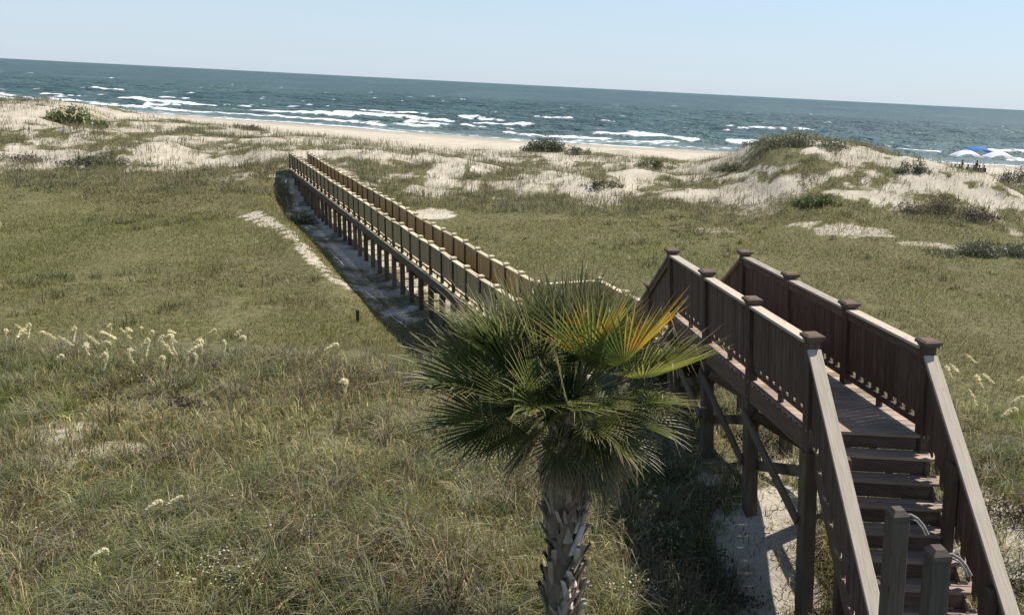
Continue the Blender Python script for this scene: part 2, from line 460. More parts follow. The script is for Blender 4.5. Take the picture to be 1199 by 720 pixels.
# braces
def brace(p, q, z0, z1, off):
    m = MB(); m.beam(V((p.x, p.y, z0)) + off, V((q.x, q.y, z1)) + off, .04, .135); m.build('brace', M_PILE, bridge, .004)
oA = -wd * .108; oB = wd * .108
for i in range(3):
    brace(A[i], A[i + 1], ZD - .45, ZD - 1.15, oA); brace(A[i], A[i + 1], ZD - 1.2, ZD - .55, -oA * 1.0)
    brace(B[i], B[i + 1], ZD - .45, ZD - 1.15, oB)
for i in (1, 2):
    brace(A[i], B[i], ZD - .45, ZD - 1.2, dn * .108)
# stairs: generic flight
def flight(pa, pb, direction, zt, n, rows, RISE, RUN, pitch, mids=0):
    """pa, pb: xy of the two top posts; goes in `direction`, n risers"""
    for k in range(1, n + 1):
        z = zt - k * RISE
        o = direction * (RUN * (k - 1) + .085 - .06)
        m = MB(); m.beam(V((pa.x, pa.y, z + RISE / 2 - .02)) + o + wd * .075, V((pb.x, pb.y, z + RISE / 2 - .02)) + o - wd * .075, .022, RISE - .04)
        m.build('riser', M_DARK, bridge)
        if k == n: continue
        m = MB(); tw = (RUN + .02) / 2
        for j in (0, 1):
            o = direction * (RUN * (k - 1) + .04 + tw * (j + .5))
            m.beam(V((pa.x, pa.y, z - .019)) + o + wd * .01, V((pb.x, pb.y, z - .019)) + o + wd * .17, tw - .012, .036)
        m.build('tread', M_TREAD, bridge, .004)
    ln = RUN * (n - 1); dz = RISE * (n - 1)
    for p, sg in ((pa, -1), (pb, 1)):
        e = wd * (.052 * -sg)
        m = MB(); q0 = p + e; q1 = p + e + direction * ln
        m.beam(V((q0.x, q0.y, zt - .25)), V((q1.x, q1.y, zt - .25 - dz)), .04, .26)
        m.build('stringer', M_DARK, bridge, .004)
        pts = [p + direction * (ln * t) for t in rows]
        zs = [zt - dz * t for t in rows]
        for i in range(len(rows) - 1):
            q0, q1, z0, z1 = pts[i], pts[i + 1], zs[i], zs[i + 1]
            if sg < 0: q0, q1, z0, z1 = q1, q0, z1, z0
            rail_bay(bridge, q0, q1, z0, z1, MN, pitch=pitch, ps=.125, teeth=.13)
        for i in range(1, len(rows)):
            gz = Hs(pts[i].x + .15, pts[i].y)
            rail_post(bridge, pts[i], direction, gz - .3, zs[i] + 1.0, M_DARK, M_DARK, .125)
        for t in range(mids):
            t = (t + 1) / (mids + 1); q = p + direction * (ln * t) + wd * (.085 * -sg); z = zt - dz * t; gz = Hs(q.x + .15, q.y)
            m = MB(); m.post(q, direction, wd, gz - .3, z + .88, .1); m.build('rail_post', M_DARK, bridge, .005)
ca, sa = math.cos(R(-9)), math.sin(R(-9))
dstair = V((dn.x * ca - dn.y * sa, dn.x * sa + dn.y * ca, 0))
flight(A[3], B[3], dstair, ZD, 14, (0, 1), .195, .203, .068, 2)
ndown = int(round((ZD - ZDF) / .185)); RUN = .265
flight(A[0], B[0], -dn, ZD, ndown, (0, .36, .68, 1), (ZD - ZDF) / ndown, RUN, .068)
foot = mid1 - dn * (RUN * (ndown - 1))
print('stair foot', foot, 'ndown', ndown)

# ================================================================== far boardwalk
LEAN = 0.0
pL0, pR0 = xy(L_far), xy(R_far)
walk = empty('boardwalk', V((pL0.x, pL0.y, Hs(pL0.x, pL0.y))), 0, 'long straight tan wooden boardwalk on pilings running across the meadow to the dunes', 'boardwalk')
MF = (M_TAN, M_TANCAP, M_TANDARK)
al = bdir; sd = -bnl                       # sd: from left rail to right rail
width = (R_far - L_far).dot(sd); width = max(1.15, min(1.35, width))
pc = at_z(707, 328, ZRF + .06); pc = xy(pc)         # outer corner of the landing
pk = xy(at_z(623, 331, ZRF + .06))
len_b = (pk - pL0).dot(al)
nbay = int(round(len_b / 1.25)); bay = len_b / nbay
print('boardwalk width', width, 'len', len_b, 'bays', nbay, 'landing', pc)
def wig(p):
    return V((p.x + .05 * (vn(p.x * 3.1, p.y * 2.7, 5) - .5), p.y + .05 * (vn(p.x * 2.3, p.y * 3.7, 6) - .5), p.z))
def zw(p): return ZDF + .07 * (float(vn(p.x * .5, p.y * .5, 7)) - .5) + .03 * (float(vn(p.x * 4, p.y * 4, 9)) - .5)
def far_post(p, z0=None):
    p = wig(p); rail_post(walk, p, al, ZDF - .3, zw(p) + 1.0, M_TANDARK, M_TANCAP, .092, 0)
    m = MB(); gz = Hs(p.x, p.y); m.post(p, al, sd, gz - .35, ZDF - .262, .15); m.build('piling', M_PILE, walk)
def fb(a, b):
    a, b = wig(a), wig(b); rail_bay(walk, a, b, zw(a), zw(b), MF, pitch=.1, ps=.092, bev=0)
for i in range(nbay + 1):
    for w in (0, width): far_post(pL0 + al * (bay * i) + sd * w)
for i in range(nbay):
    a = pL0 + al * (bay * i); b = a + al * bay
    fb(b, a); fb(a + sd * width, b + sd * width)
    if i % 2 == 1:
        m = MB(); p = a; m.beam(V((p.x, p.y, ZDF - .45)) + al * .09, V((p.x, p.y, ZDF - 1.0)) + sd * width + al * .09, .04, .13); m.build('brace', M_PILE, walk)
m = MB(); nb = int(len_b / .148)
for i in range(nb):
    a = pL0 + al * (len_b * (i + .5) / nb)
    m.beam(V((a.x, a.y, ZDF - .02)) - sd * .1, V((a.x, a.y, ZDF - .02)) + sd * (width + .1), len_b / nb - .009, .034)
m.build('deck', M_TANCAP, walk)
for w in (-.09, width + .09):
    a = pL0 + sd * w; b = a + al * len_b
    m = MB(); m.beam(V((a.x, a.y, ZDF - .165)), V((b.x, b.y, ZDF - .165)), .042, .24); m.build('beam', M_TANDARK, walk)
# landing platform between boardwalk and stairs
wR = (pc - pL0).dot(sd); lF = len_b; lN = (foot - pL0).dot(al) + .5
m = MB(); nb = int((lN - lF) / .148)
for i in range(nb):
    a = pL0 + al * (lF + (lN - lF) * (i + .5) / nb)
    m.beam(V((a.x, a.y, ZDF - .023)) - sd * .1, V((a.x, a.y, ZDF - .023)) + sd * (wR + .1), (lN - lF) / nb - .009, .034)
m.build('deck', M_TANCAP, walk)
def fp(l, w): return pL0 + al * l + sd * w
nn = max(2, int(round((lN - lF) / 1.4)))
LS = [lF + (lN - lF) * i / nn for i in range(nn + 1)]
for i in range(nn + 1):
    if i > 0: far_post(fp(LS[i], 0))
    far_post(fp(LS[i], wR))
for i in range(nn):
    fb(fp(LS[i + 1], 0), fp(LS[i], 0)); fb(fp(LS[i], wR), fp(LS[i + 1], wR))
fb(fp(lF, width), fp(lF, wR))
for l in (lF, lN):
    a, b = fp(l, -.1), fp(l, wR + .1)
    m = MB(); m.beam(V((a.x, a.y, ZDF - .165)), V((b.x, b.y, ZDF - .165)), .042, .24); m.build('beam', M_TANDARK, walk)

# ================================================================== gate posts close to the camera
M_ROPE = plain_mat('grey_rope', (.13, .115, .095), (.26, .24, .21), 60)
M_POST2 = wood_mat('old_post_wood', (.042, .033, .024), (.078, .062, .047), (.12, .10, .078))
def tube(name, pts, r, mat, parent, n=6):
    vs, qs = [], []
    P = [V(p) for p in pts]
    for i, p in enumerate(P):
        t = (P[min(i + 1, len(P) - 1)] - P[max(i - 1, 0)]).normalized()
        a = t.cross(V((0, 1, .13))).normalized(); b = t.cross(a)
        rr = r[i] if isinstance(r, (list, tuple)) else r
        for k in range(n):
            an = 2 * math.pi * k / n; vs.append(p + a * (math.cos(an) * rr) + b * (math.sin(an) * rr))
    for i in range(len(P) - 1):
        for k in range(n): qs.append((i * n + k, i * n + (k + 1) % n, (i + 1) * n + (k + 1) % n, (i + 1) * n + k))
    org = parent.location if parent else V((0, 0, 0))
    o = np_mesh(name, [tuple(v - org) for v in vs], qs, None, mat, smooth=True); o.parent = parent
    return o
for (u, v, dist, lab) in ((1051, 602, 5.75, 'farther of the two dark posts with frayed rope standing before the steps'),
                          (1098, 648, 5.15, 'nearer of the two dark posts with frayed rope standing before the steps')):
    p = at_y(u, v, dist); gz = Hs(p.x, p.y)
    e = empty('gate_post', V((p.x, p.y, gz)), 0, lab, 'post', 'posts in front of the steps')
    LEAN = 0.06
    X1 = V((.97, .2, 0)).normalized(); Y1 = V((-X1.y, X1.x, 0))
    m = MB(); m.post(p + V((-LEAN * (6.5 - p.z), 0, 0)), X1, Y1, gz - .3, p.z - .03, .135); m.build('shaft', M_POST2, e, .006)
    m = MB(); q = p + V((-LEAN * (6.5 - p.z), 0, 0)); m.frustum(q, X1, Y1, p.z - .028, p.z + .012, .135, .135); m.frustum(q, X1, Y1, p.z + .0121, p.z + .05, .135, .075)
    m.build('post_top', M_POST2, e)
    LEAN = 0.0
    pts = [p + X1 * .068 + V((0, 0, -.01)), p + X1 * .10 + V((0, -.02, 0.0)), p + X1 * .15 + V((0, -.03, -.025)), p + X1 * .20 + V((0, -.04, -.075)), p + X1 * .235 + V((0, -.04, -.13)), p + X1 * .25 + V((0, -.04, -.155))]
    tube('rope', pts, [.011, .013, .012, .012, .013, .015], M_ROPE, e)
    pts = [p + X1 * .068 + V((0, -.01, -.02)), p + X1 * .14 + V((0, -.05, -.035)), p + X1 * .19 + V((0, -.06, -.09)), p + X1 * .222 + V((0, -.06, -.15))]
    tube('rope', pts, .007, M_ROPE, e)

# ================================================================== ground
m, nt, out = new_mat('sand_and_litter')
tc = N(nt, 'ShaderNodeTexCoord'); at = N(nt, 'ShaderNodeAttribute', attribute_name='sand')
co = tc.outputs['Object']
sandc = ramp(nt, noise(nt, co, .6, 6), [(.3, (.36, .315, .24)), (.55, (.45, .395, .305)), (.75, (.52, .465, .37))])
sandc = mixc(nt, ramp(nt, noise(nt, co, 14, 4, .7), [(.56, (0, 0, 0)), (.70, (.6, .6, .6))]), sandc, (.20, .16, .105))
lit = ramp(nt, noise(nt, co, 5, 6, .7), [(.3, (.066, .056, .030)), (.5, (.125, .116, .052)), (.7, (.185, .168, .085))])
wet = N(nt, 'ShaderNodeAttribute', attribute_name='wet')
fac = N(nt, 'ShaderNodeMath', operation='ADD'); nt.links.new(at.outputs['Fac'], fac.inputs[0])
ns = N(nt, 'ShaderNodeMath', operation='MULTIPLY_ADD'); nt.links.new(noise(nt, co, 3.5, 5, .7), ns.inputs[0]); ns.inputs[1].default_value = .9; ns.inputs[2].default_value = -.45
nt.links.new(ns.outputs[0], fac.inputs[1])
fr = ramp(nt, fac.outputs[0], [(.3, (0, 0, 0)), (.6, (1, 1, 1))])
col = mixc(nt, fr, lit, sandc)
col = mixc(nt, wet.outputs['Fac'], col, (.30, .245, .18))
p = N(nt, 'ShaderNodeBsdfPrincipled'); p.inputs['Roughness'].default_value = .95; p.inputs['Specular IOR Level'].default_value = .1
nt.links.new(col, p.inputs['Base Color'])
nt.links.new(bump(nt, noise(nt, co, 7, 7, .68), .8, .09), p.inputs['Normal']); nt.links.new(p.outputs[0], out.inputs[0])
M_GROUND = m
ny, nx = 480, 560
gy = -6 + (np.exp(np.linspace(math.log(7.0), math.log(230.0), ny)))
gt = np.linspace(-1.5, 1.3, nx)
GY, GT = np.meshgrid(gy, gt, indexing='ij'); GX = GT * (GY + 14) 
GX = GX + 0.0
GZ = H(GX, GY)
# drop under the water
GZ = np.where(GY > yshore(GX), np.maximum(GZ, -2.5), GZ)
idx = np.arange(ny * nx).reshape(ny, nx)
quads = np.stack([idx[:-1, :-1], idx[:-1, 1:], idx[1:, 1:], idx[1:, :-1]], -1).reshape(-1, 4)
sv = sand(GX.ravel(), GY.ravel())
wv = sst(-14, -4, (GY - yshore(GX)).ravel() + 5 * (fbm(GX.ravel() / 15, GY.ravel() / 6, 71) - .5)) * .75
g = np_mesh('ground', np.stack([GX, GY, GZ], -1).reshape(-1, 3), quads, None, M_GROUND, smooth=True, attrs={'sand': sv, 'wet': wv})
tag(g, kind='structure')

# ================================================================== sea
m, nt, out = new_mat('sea_water')
tc = N(nt, 'ShaderNodeTexCoord'); at = N(nt, 'ShaderNodeAttribute', attribute_name='foam')
mp = N(nt, 'ShaderNodeMapping'); mp.inputs['Scale'].default_value = (.10, .16, .1); nt.links.new(tc.outputs['Object'], mp.inputs[0])
n1 = noise(nt, mp.outputs[0], 1.0, 5, .65)
mp2 = N(nt, 'ShaderNodeMapping'); mp2.inputs['Scale'].default_value = (.012, .004, .1); nt.links.new(tc.outputs['Object'], mp2.inputs[0])
n2 = noise(nt, mp2.outputs[0], 1.0, 4, .6)
wc = ramp(nt, n2, [(.3, (.028, .054, .051)), (.55, (.046, .080, .072)), (.75, (.070, .108, .096))])
mp5 = N(nt, 'ShaderNodeMapping'); mp5.inputs['Scale'].default_value = (.035, .075, .1); nt.links.new(tc.outputs['Object'], mp5.inputs[0])
wc = mixc(nt, 1.0, wc, ramp(nt, noise(nt, mp5.outputs[0], 1.0, 6, .72), [(.36, (.55, .58, .60)), (.5, (1, 1, 1)), (.66, (1.35, 1.32, 1.28))]), 'MULTIPLY')
sh = N(nt, 'ShaderNodeAttribute', attribute_name='shallow')
wc = mixc(nt, sh.outputs['Fac'], wc, (.16, .19, .16))
fo = N(nt, 'ShaderNodeMath', operation='ADD'); nt.links.new(at.outputs['Fac'], fo.inputs[0])
mp3 = N(nt, 'ShaderNodeMapping'); mp3.inputs['Scale'].default_value = (.5, .5, .5); nt.links.new(tc.outputs['Object'], mp3.inputs[0])
fn = N(nt, 'ShaderNodeMath', operation='MULTIPLY_ADD'); nt.links.new(noise(nt, mp3.outputs[0], 1.0, 5, .7), fn.inputs[0]); fn.inputs[1].default_value = 1.9; fn.inputs[2].default_value = -.98
nt.links.new(fn.outputs[0], fo.inputs[1])
ff = ramp(nt, fo.outputs[0], [(.38, (0, 0, 0)), (.75, (1, 1, 1))])
wat = N(nt, 'ShaderNodeBsdfPrincipled'); nt.links.new(wc, wat.inputs['Base Color']); wat.inputs['Roughness'].default_value = .35; wat.inputs['Specular IOR Level'].default_value = .22; wat.inputs['IOR'].default_value = 1.33
nt.links.new(bump(nt, n1, 1.0, 4.5), wat.inputs['Normal'])
foam = N(nt, 'ShaderNodeBsdfDiffuse'); foam.inputs[0].default_value = (.78, .79, .78, 1)
mx = N(nt, 'ShaderNodeMixShader'); nt.links.new(ff, mx.inputs[0]); nt.links.new(wat.outputs[0], mx.inputs[1]); nt.links.new(foam.outputs[0], mx.inputs[2])
nt.links.new(mx.outputs[0], out.inputs[0])
M_SEA = m
ny, nx = 760, 620
y0 = 118.0
gy = np.concatenate([y0 + np.linspace(0, 482, 620), np.exp(np.linspace(math.log(604), math.log(22000), 140))])
ny = len(gy)
gt = np.linspace(-1.35, 1.15, nx)
GY, GT = np.meshgrid(gy, gt, indexing='ij'); GX = GT * (GY + 8)
S = GY - yshore(GX)
fade = (1 - sst(350, 600, GY)) * sst(2, 25, S)
ph = GY + 10 * fbm(GX / 40, GY / 40, 81, 3) + 0.06 * GX
wav = (np.sin(2 * math.pi * ph / 17) * .30 + np.sin(2 * math.pi * (ph * .8 + .25 * GX) / 7.3 + 5 * vn(GX / 20, GY / 20, 84)) * .10) + (fbm(GX / 5, GY / 4, 85, 3) - .5) * 1.0
Z = wav * fade
foamv = np.zeros_like(Z)
# swash and breaker lines that follow the shore
e0_ = 5 * (fbm(GX / 30, np.zeros_like(GX) + 3, 86, 3) - .5) * 2
e1 = 4.5 * (fbm(GX / 14, np.zeros_like(GX), 87, 3) - .5) * 2
foamv = np.maximum(foamv, .85 * np.exp(-((S - 1.5 - e1) / 1.1) ** 2))
foamv = np.maximum(foamv, .60 * np.exp(-((S - 6 - e0_) / 4.5) ** 2) * (.75 + .5 * (fbm(GX / 9, GY / 2.5, 88, 3) - .5)))
for (sd_, wd_, amp, seed, cov, ht) in ((14, 1.2, .85, 91, .42, .3), (20, 1.2, .85, 92, .46, .4), (30, 1.4, .9, 93, .50, .55), (44, 1.4, .85, 94, .55, .55), (66, 1.4, .8, 95, .59, .5), (105, 1.2, .75, 96, .63, .5)):
    wig = 10 * (fbm(GX / 45, np.zeros_like(GX) + seed, seed, 3) - .5)
    cv = cov - .05 + .15 * sst(15, 50, GX)
    segm = sst(cv, cv + .1, fbm(GX / 14, np.zeros_like(GX) + 3 * seed, seed + 7, 4))
    q = S - sd_ - wig
    foamv = np.maximum(foamv, amp * segm * np.exp(-(np.where(q < 0, q / (wd_ * 1.5), q / (wd_ * .6))) ** 2))
    Z = Z + ht * (.45 + .55 * segm) * np.exp(-((q - .8) / 2.0) ** 2)
Z = np.where(S < 0, np.maximum(Z, .0), Z)
# scattered whitecaps, each a small breaking crest
zz, ff_ = Z, foamv
for k in range(170):
    yy = 165 + 430 * rng.random() ** 1.3
    xx = rng.uniform(-.98, .75) * yy
    rx = rng.uniform(.5, 1.7) * (1 + yy / 400); ry = rng.uniform(.6, 1.0) * (1 + yy / 500); ht = rng.uniform(.2, .5)
    i0, i1 = np.searchsorted(gy, [yy - 5 * ry, yy + 5 * ry])
    if i1 - i0 < 2: i0 -= 1; i1 += 1
    j = np.searchsorted(gt, [(xx - 3 * rx) / (yy + 8), (xx + 3 * rx) / (yy + 8)])
    sl = (slice(max(i0, 0), i1), slice(max(j[0] - 1, 0), j[1] + 1))
    ex = np.exp(-((GX[sl] - xx) / rx) ** 2); q = (GY[sl] - yy - .12 * (GX[sl] - xx)) / ry
    Z[sl] = Z[sl] + ht * ex * np.exp(-q ** 2)
    foamv[sl] = np.maximum(foamv[sl], rng.uniform(.35, .8) * ex * np.exp(-(q + .5) ** 2))
idx = np.arange(ny * nx).reshape(ny, nx)
quads = np.stack([idx[:-1, :-1], idx[:-1, 1:], idx[1:, 1:], idx[1:, :-1]], -1).reshape(-1, 4)
shal = np.exp(-np.maximum(S, 0) / 16) * .8
sea = np_mesh('sea', np.stack([GX, GY, Z], -1).reshape(-1, 3), quads, None, M_SEA, smooth=True, attrs={'foam': foamv.ravel(), 'shallow': shal.ravel()})
tag(sea, kind='structure')

# ================================================================== grass (stuff)
M_GRASS = foliage_mat('grass_blades', .40, .6, .25)
def blades(name, x, y, h, w, az, lean, col, kind='stuff', z=None, curl=None):
    n = len(x); z = H(x, y) - .03 if z is None else z
    dx, dy = np.cos(az), np.sin(az); tw = az + np.pi / 2 + rng.normal(0, .6, n); sx, sy = np.cos(tw), np.sin(tw)
    curl = np.clip(lean, 0, 1) ** 2 * .55 if curl is None else curl
    b = np.stack([x, y, z], 1); side = np.stack([sx, sy, np.zeros(n)], 1)
    mid = b + np.stack([dx * lean * h * .30, dy * lean * h * .30, h * .62], 1)
    tip = b + np.stack([dx * lean * h, dy * lean * h, h * (1 - curl)], 1)
    w = w[:, None]
    v = np.stack([b - side * w * .5, b + side * w * .5, mid - side * w * .42, mid + side * w * .42, tip], 1).reshape(-1, 3)
    i = np.arange(n) * 5
    q = np.stack([i, i + 1, i + 3, i + 2], 1); t = np.stack([i + 2, i + 3, i + 4], 1)
    c = np.repeat(col[:, None, :], 5, 1)
    c[:, 4] *= 1.25
    o = np_mesh(name, v, q, t, M_GRASS, col=c.reshape(-1, 3), smooth=True)
    tag(o, kind=kind); return o
PAL = {'olive': (.120, .118, .046), 'green': (.082, .105, .032), 'tan': (.30, .25, .135), 'straw': (.40, .35, .22), 'grey': (.17, .165, .105), 'brown': (.10, .068, .042), 'dark': (.045, .045, .022), 'lime': (.14, .15, .04)}
def palette(n, keys, probs, jit=.18):
    c = np.array([PAL[k] for k in keys])[rng.choice(len(keys), n, p=np.array(probs) / sum(probs))]
    return c * (1 + rng.normal(0, jit, (n, 1))) * (1 + rng.normal(0, .05, (n, 3)))
def sample(n, y0, y1, pw, t0=-.98, t1=.72):
    u = rng.random(n); k = pw + 1
    y = (y0 ** k + u * (y1 ** k - y0 ** k)) ** (1 / k)
    x = rng.uniform(t0, t1, n) * (y + 2.5)
    return x, y
def thin(x, y, f):
    keep = rng.random(len(x)) < f; return x[keep], y[keep]
def in_bridge(x, y):
    p = (x - mid1.x) * dn.x + (y - mid1.y) * dn.y; q = (x - mid1.x) * wd.x + (y - mid1.y) * wd.y
    return (p > -4) & (p < 8) & (np.abs(q) < 1.0)
# --- foreground dune grass: tussocks
nt_ = 7600
x, y = sample(nt_, 5.0, 17.0, .1)
s = sand(x, y); nz = fbm(x / 1.6, y / 1.6, 101)
x, y = thin(x, y, np.clip(1.15 - 1.25 * s, 0, 1) * sst(.30, .52, nz))
nb = 40
cxr = np.repeat(x, nb); cyr = np.repeat(y, nb); n = len(cxr)
size = np.repeat(rng.uniform(.16, .46, len(x)), nb)
az = rng.uniform(0, 2 * np.pi, n); rad = np.abs(rng.normal(0, .13, n))
bx = cxr + np.cos(az) * rad; by = cyr + np.sin(az) * rad
kindn = np.repeat(fbm(x / 2.4, y / 2.4, 105), nb) + rng.normal(0, .07, n)
col = palette(n, ['olive', 'green', 'tan', 'grey', 'straw', 'brown'], [.26, .12, .14, .32, .05, .11])
gcol = palette(n, ['green', 'olive', 'lime', 'grey'], [.35, .35, .12, .2]); col = np.where((kindn > .57)[:, None], gcol, col)
bcol = palette(n, ['brown', 'dark', 'grey', 'tan'], [.4, .25, .2, .15]); col = np.where((kindn < .46)[:, None], bcol * .8, col)
hh = size * rng.uniform(.55, 1.15, n) * np.where(in_bridge(bx, by), .5, 1)
blades('foreground_grass', bx, by, hh, rng.uniform(.005, .0105, n) * (.75 + by / 40), az + rng.normal(0, .5, n), rng.uniform(.2, 1.2, n), col * np.array([1.78, 1.74, 1.40]))
# --- low leafy weeds and short grass in the foreground
x, y = sample(150000, 4.6, 18.0, .1)
s = sand(x, y); nz = fbm(x / .9, y / .9, 111)
x, y = thin(x, y, np.clip(1.05 - .93 * s, 0.0, 1) * sst(.25, .5, nz)); n = len(x)
col = palette(n, ['green', 'olive', 'grey', 'brown', 'tan', 'dark'], [.2, .27, .24, .13, .1, .06])
blades('ground_weeds', x, y, rng.uniform(.08, .24, n), rng.uniform(.008, .02, n), rng.uniform(0, 6.28, n), rng.uniform(.2, 1.3, n), col * np.array([1.72, 1.66, 1.35]))
# --- coarse big tussocks, dead thatch lying flat, and litter on the near sand
x, y = sample(1500, 5.0, 17.5, .2)
s = sand(x, y); nz = fbm(x / 3, y / 3, 161); x, y = thin(x, y, np.clip(1.1 - 1.2 * s, 0, 1) * sst(.42, .62, nz)); nb = 90; n = len(x) * nb
az = rng.uniform(0, 2 * np.pi, n); rad = np.abs(rng.normal(0, .12, n)); tone = np.repeat(rng.random(len(x)), nb)[:, None]
col = np.where(tone < .4, palette(n, ['grey', 'olive', 'tan'], [.5, .3, .2]), np.where(tone < .7, palette(n, ['brown', 'dark', 'tan', 'grey'], [.4, .2, .2, .2]), palette(n, ['green', 'olive', 'grey'], [.4, .4, .2])))
blades('coarse_tussocks', np.repeat(x, nb) + np.cos(az) * rad, np.repeat(y, nb) + np.sin(az) * rad, np.repeat(rng.uniform(.35, .62, len(x)), nb) * rng.uniform(.6, 1.1, n), rng.uniform(.006, .011, n), az + rng.normal(0, .35, n), rng.uniform(.5, 1.25, n), col * 1.3)
x, y = sample(70000, 4.8, 17.5, .1); nz = fbm(x / 1.3, y / 1.3, 165); x, y = thin(x, y, np.clip(1.1 - .9 * sand(x, y), .1, 1) * sst(.4, .6, nz)); n = len(x)
blades('dead_thatch', x, y, rng.uniform(.12, .32, n), rng.uniform(.005, .010, n), rng.uniform(0, 6.28, n), rng.uniform(1.4, 2.2, n), palette(n, ['tan', 'straw', 'grey', 'brown'], [.35, .2, .25, .2]) * 1.25, curl=rng.uniform(.55, .9, n))
x, y = sample(90000, 4.8, 34.0, .2); s = sand(x, y); nz = fbm(x / .8, y / .8, 168); x, y = thin(x, y, s * sst(.35, .6, nz)); n = len(x)
blades('sand_litter', x, y, rng.uniform(.03, .11, n), rng.uniform(.006, .016, n) * (.7 + y / 25), rng.uniform(0, 6.28, n), rng.uniform(.8, 1.8, n), palette(n, ['brown', 'tan', 'grey', 'olive', 'dark'], [.3, .2, .2, .2, .1]), curl=rng.uniform(.4, .9, n))
# --- meadow
x, y = sample(470000, 15.5, 60.0, -.35)
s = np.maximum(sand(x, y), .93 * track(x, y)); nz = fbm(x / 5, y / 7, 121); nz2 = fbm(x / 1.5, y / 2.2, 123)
x, y = thin(x, y, np.clip(1.1 - 1.12 * s, 0, 1) * (1 - sst(54, 60, y)) * sst(.18, .42, nz2)); n = len(x)
pz = .5 + 1.25 * (fbm(x / 9, y / 8, 125) - .5) + .45 * (fbm(x / 2.2, y / 2.0, 127) - .5) + rng.normal(0, .05, n)
col = palette(n, ['olive', 'lime', 'tan', 'grey'], [.62, .24, .10, .04])
c2 = palette(n, ['olive', 'brown', 'tan', 'grey'], [.45, .2, .2, .15]); col = np.where((pz < .46)[:, None], c2 * .85, col)
c3 = palette(n, ['green', 'olive', 'lime'], [.4, .4, .2]); col = np.where((pz > .57)[:, None], c3, col)
blades('meadow_grass', x, y, rng.uniform(.08, .20, n) * (.6 + .9 * vn(x / 2.2, y / 3, 129)), .005 + .00042 * y * rng.uniform(.5, 1.2, n), rng.uniform(0, 6.28, n), rng.uniform(.3, 1.6, n), (col * .62 + np.array([.128, .122, .050]) * .38 * (.72 + .56 * np.clip(pz, 0, 1))[:, None]) * np.array([1.16, 1.15, .92]))
# --- dune grass in clumps on the sand
x, y = sample(13000, 50.0, 96.0, .2)
yc = np.interp(x, cx, cy)
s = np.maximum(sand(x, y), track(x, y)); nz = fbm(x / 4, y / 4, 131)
dens = np.clip(1.0 - .86 * s, 0.02, 1) * (1 - sst(-1, 5, y - yc)) * (.25 + .75 * sst(.3, .55, nz))
x, y = thin(x, y, dens)
nb = 17; n = len(x) * nb
bx = np.repeat(x, nb) + rng.normal(0, .28, n); by = np.repeat(y, nb) + rng.normal(0, .28, n)
kz = np.repeat(fbm(x / 7, y / 7, 135), nb) + rng.normal(0, .05, n)
col = palette(n, ['olive', 'grey', 'tan', 'green', 'brown'], [.3, .25, .2, .15, .1])
c2 = palette(n, ['green', 'olive', 'lime', 'grey'], [.3, .35, .15, .2]); col = np.where((kz > .55)[:, None], c2, col)
c3 = palette(n, ['brown', 'grey', 'olive', 'dark'], [.35, .3, .2, .15]); col = np.where((kz < .40)[:, None], c3, col)
blades('dune_grass', bx, by, rng.uniform(.15, .6, n), rng.uniform(.018, .042, n), rng.uniform(0, 6.28, n), rng.uniform(.2, 1.2, n), col * .5 + np.array([.20, .185, .105]) * .5)
x, y = sample(150000, 50.0, 97.0, .3)
yc = np.interp(x, cx, cy); nz = fbm(x / 5, y / 5, 141); tk = track(x, y)
x, y = thin(x, y, (1 - sst(0, 8, y - yc)) * sst(50, 56, y) * (.12 + .88 * sst(.36, .6, nz)) * (1 - tk)); n = len(x)
col = palette(n, ['tan', 'grey', 'olive', 'straw', 'brown'], [.26, .36, .24, .06, .08])
blades('dune_stalks', x, y, rng.uniform(.2, .75, n), rng.uniform(.010, .022, n), rng.uniform(0, 6.28, n), rng.uniform(.1, .6, n), col)
# --- darker rush tufts and dead tufts dotted over the meadow
x, y = sample(2000, 15.0, 52.0, 0.0)
s = np.maximum(sand(x, y), track(x, y)); nz = fbm(x / 4.5, y / 6, 151)
x, y = thin(x, y, np.clip(1 - 1.3 * s, 0, 1) * sst(.48, .66, nz))
nb = 26; n = len(x) * nb; sc = np.repeat(rng.uniform(.5, 1.3, len(x)), nb)
bx = np.repeat(x, nb) + rng.normal(0, .16, n) * sc; by = np.repeat(y, nb) + rng.normal(0, .16, n) * sc
pick = np.repeat(rng.random(len(x)), nb)[:, None]
col = np.where(pick < .5, palette(n, ['green', 'olive', 'dark'], [.4, .4, .2]), np.where(pick < .75, palette(n, ['brown', 'grey', 'olive'], [.4, .3, .3]), palette(n, ['tan', 'straw', 'olive'], [.5, .2, .3])))
blades('meadow_tufts', bx, by, rng.uniform(.16, .42, n) * sc, .006 + .0005 * by * rng.uniform(.6, 1.2, n), rng.uniform(0, 6.28, n), rng.uniform(.2, 1.1, n), col * 1.1)
# --- small pale flowers
fx, fy = [], []
for (u, v, du, dv, k) in ((265, 695, 60, 22, 130), (180, 460, 60, 12, 90), (60, 640, 50, 30, 30), (330, 640, 60, 30, 40), (740, 715, 40, 10, 60), (560, 600, 60, 60, 40)):
    for _ in range(k):
        g_ = ground(u + random.gauss(0, du * .6), v + random.gauss(0, dv * .6)); fx.append(g_.x); fy.append(g_.y)
fx, fy = np.array(fx), np.array(fy); fz = H(fx, fy) + rng.uniform(.2, .38, len(fx)); n = len(fx)
a = rng.uniform(0, 6.28, n); r_ = rng.uniform(.007, .0135, n)
tl = rng.normal(0, .35, (n, 2))
vs = np.stack([np.stack([fx + r_ * np.cos(a + k * np.pi / 2), fy + r_ * np.sin(a + k * np.pi / 2), fz + r_ * (tl[:, 0] * np.cos(k * np.pi / 2) + tl[:, 1] * np.sin(k * np.pi / 2))], 1) for k in range(4)], 1).reshape(-1, 3)
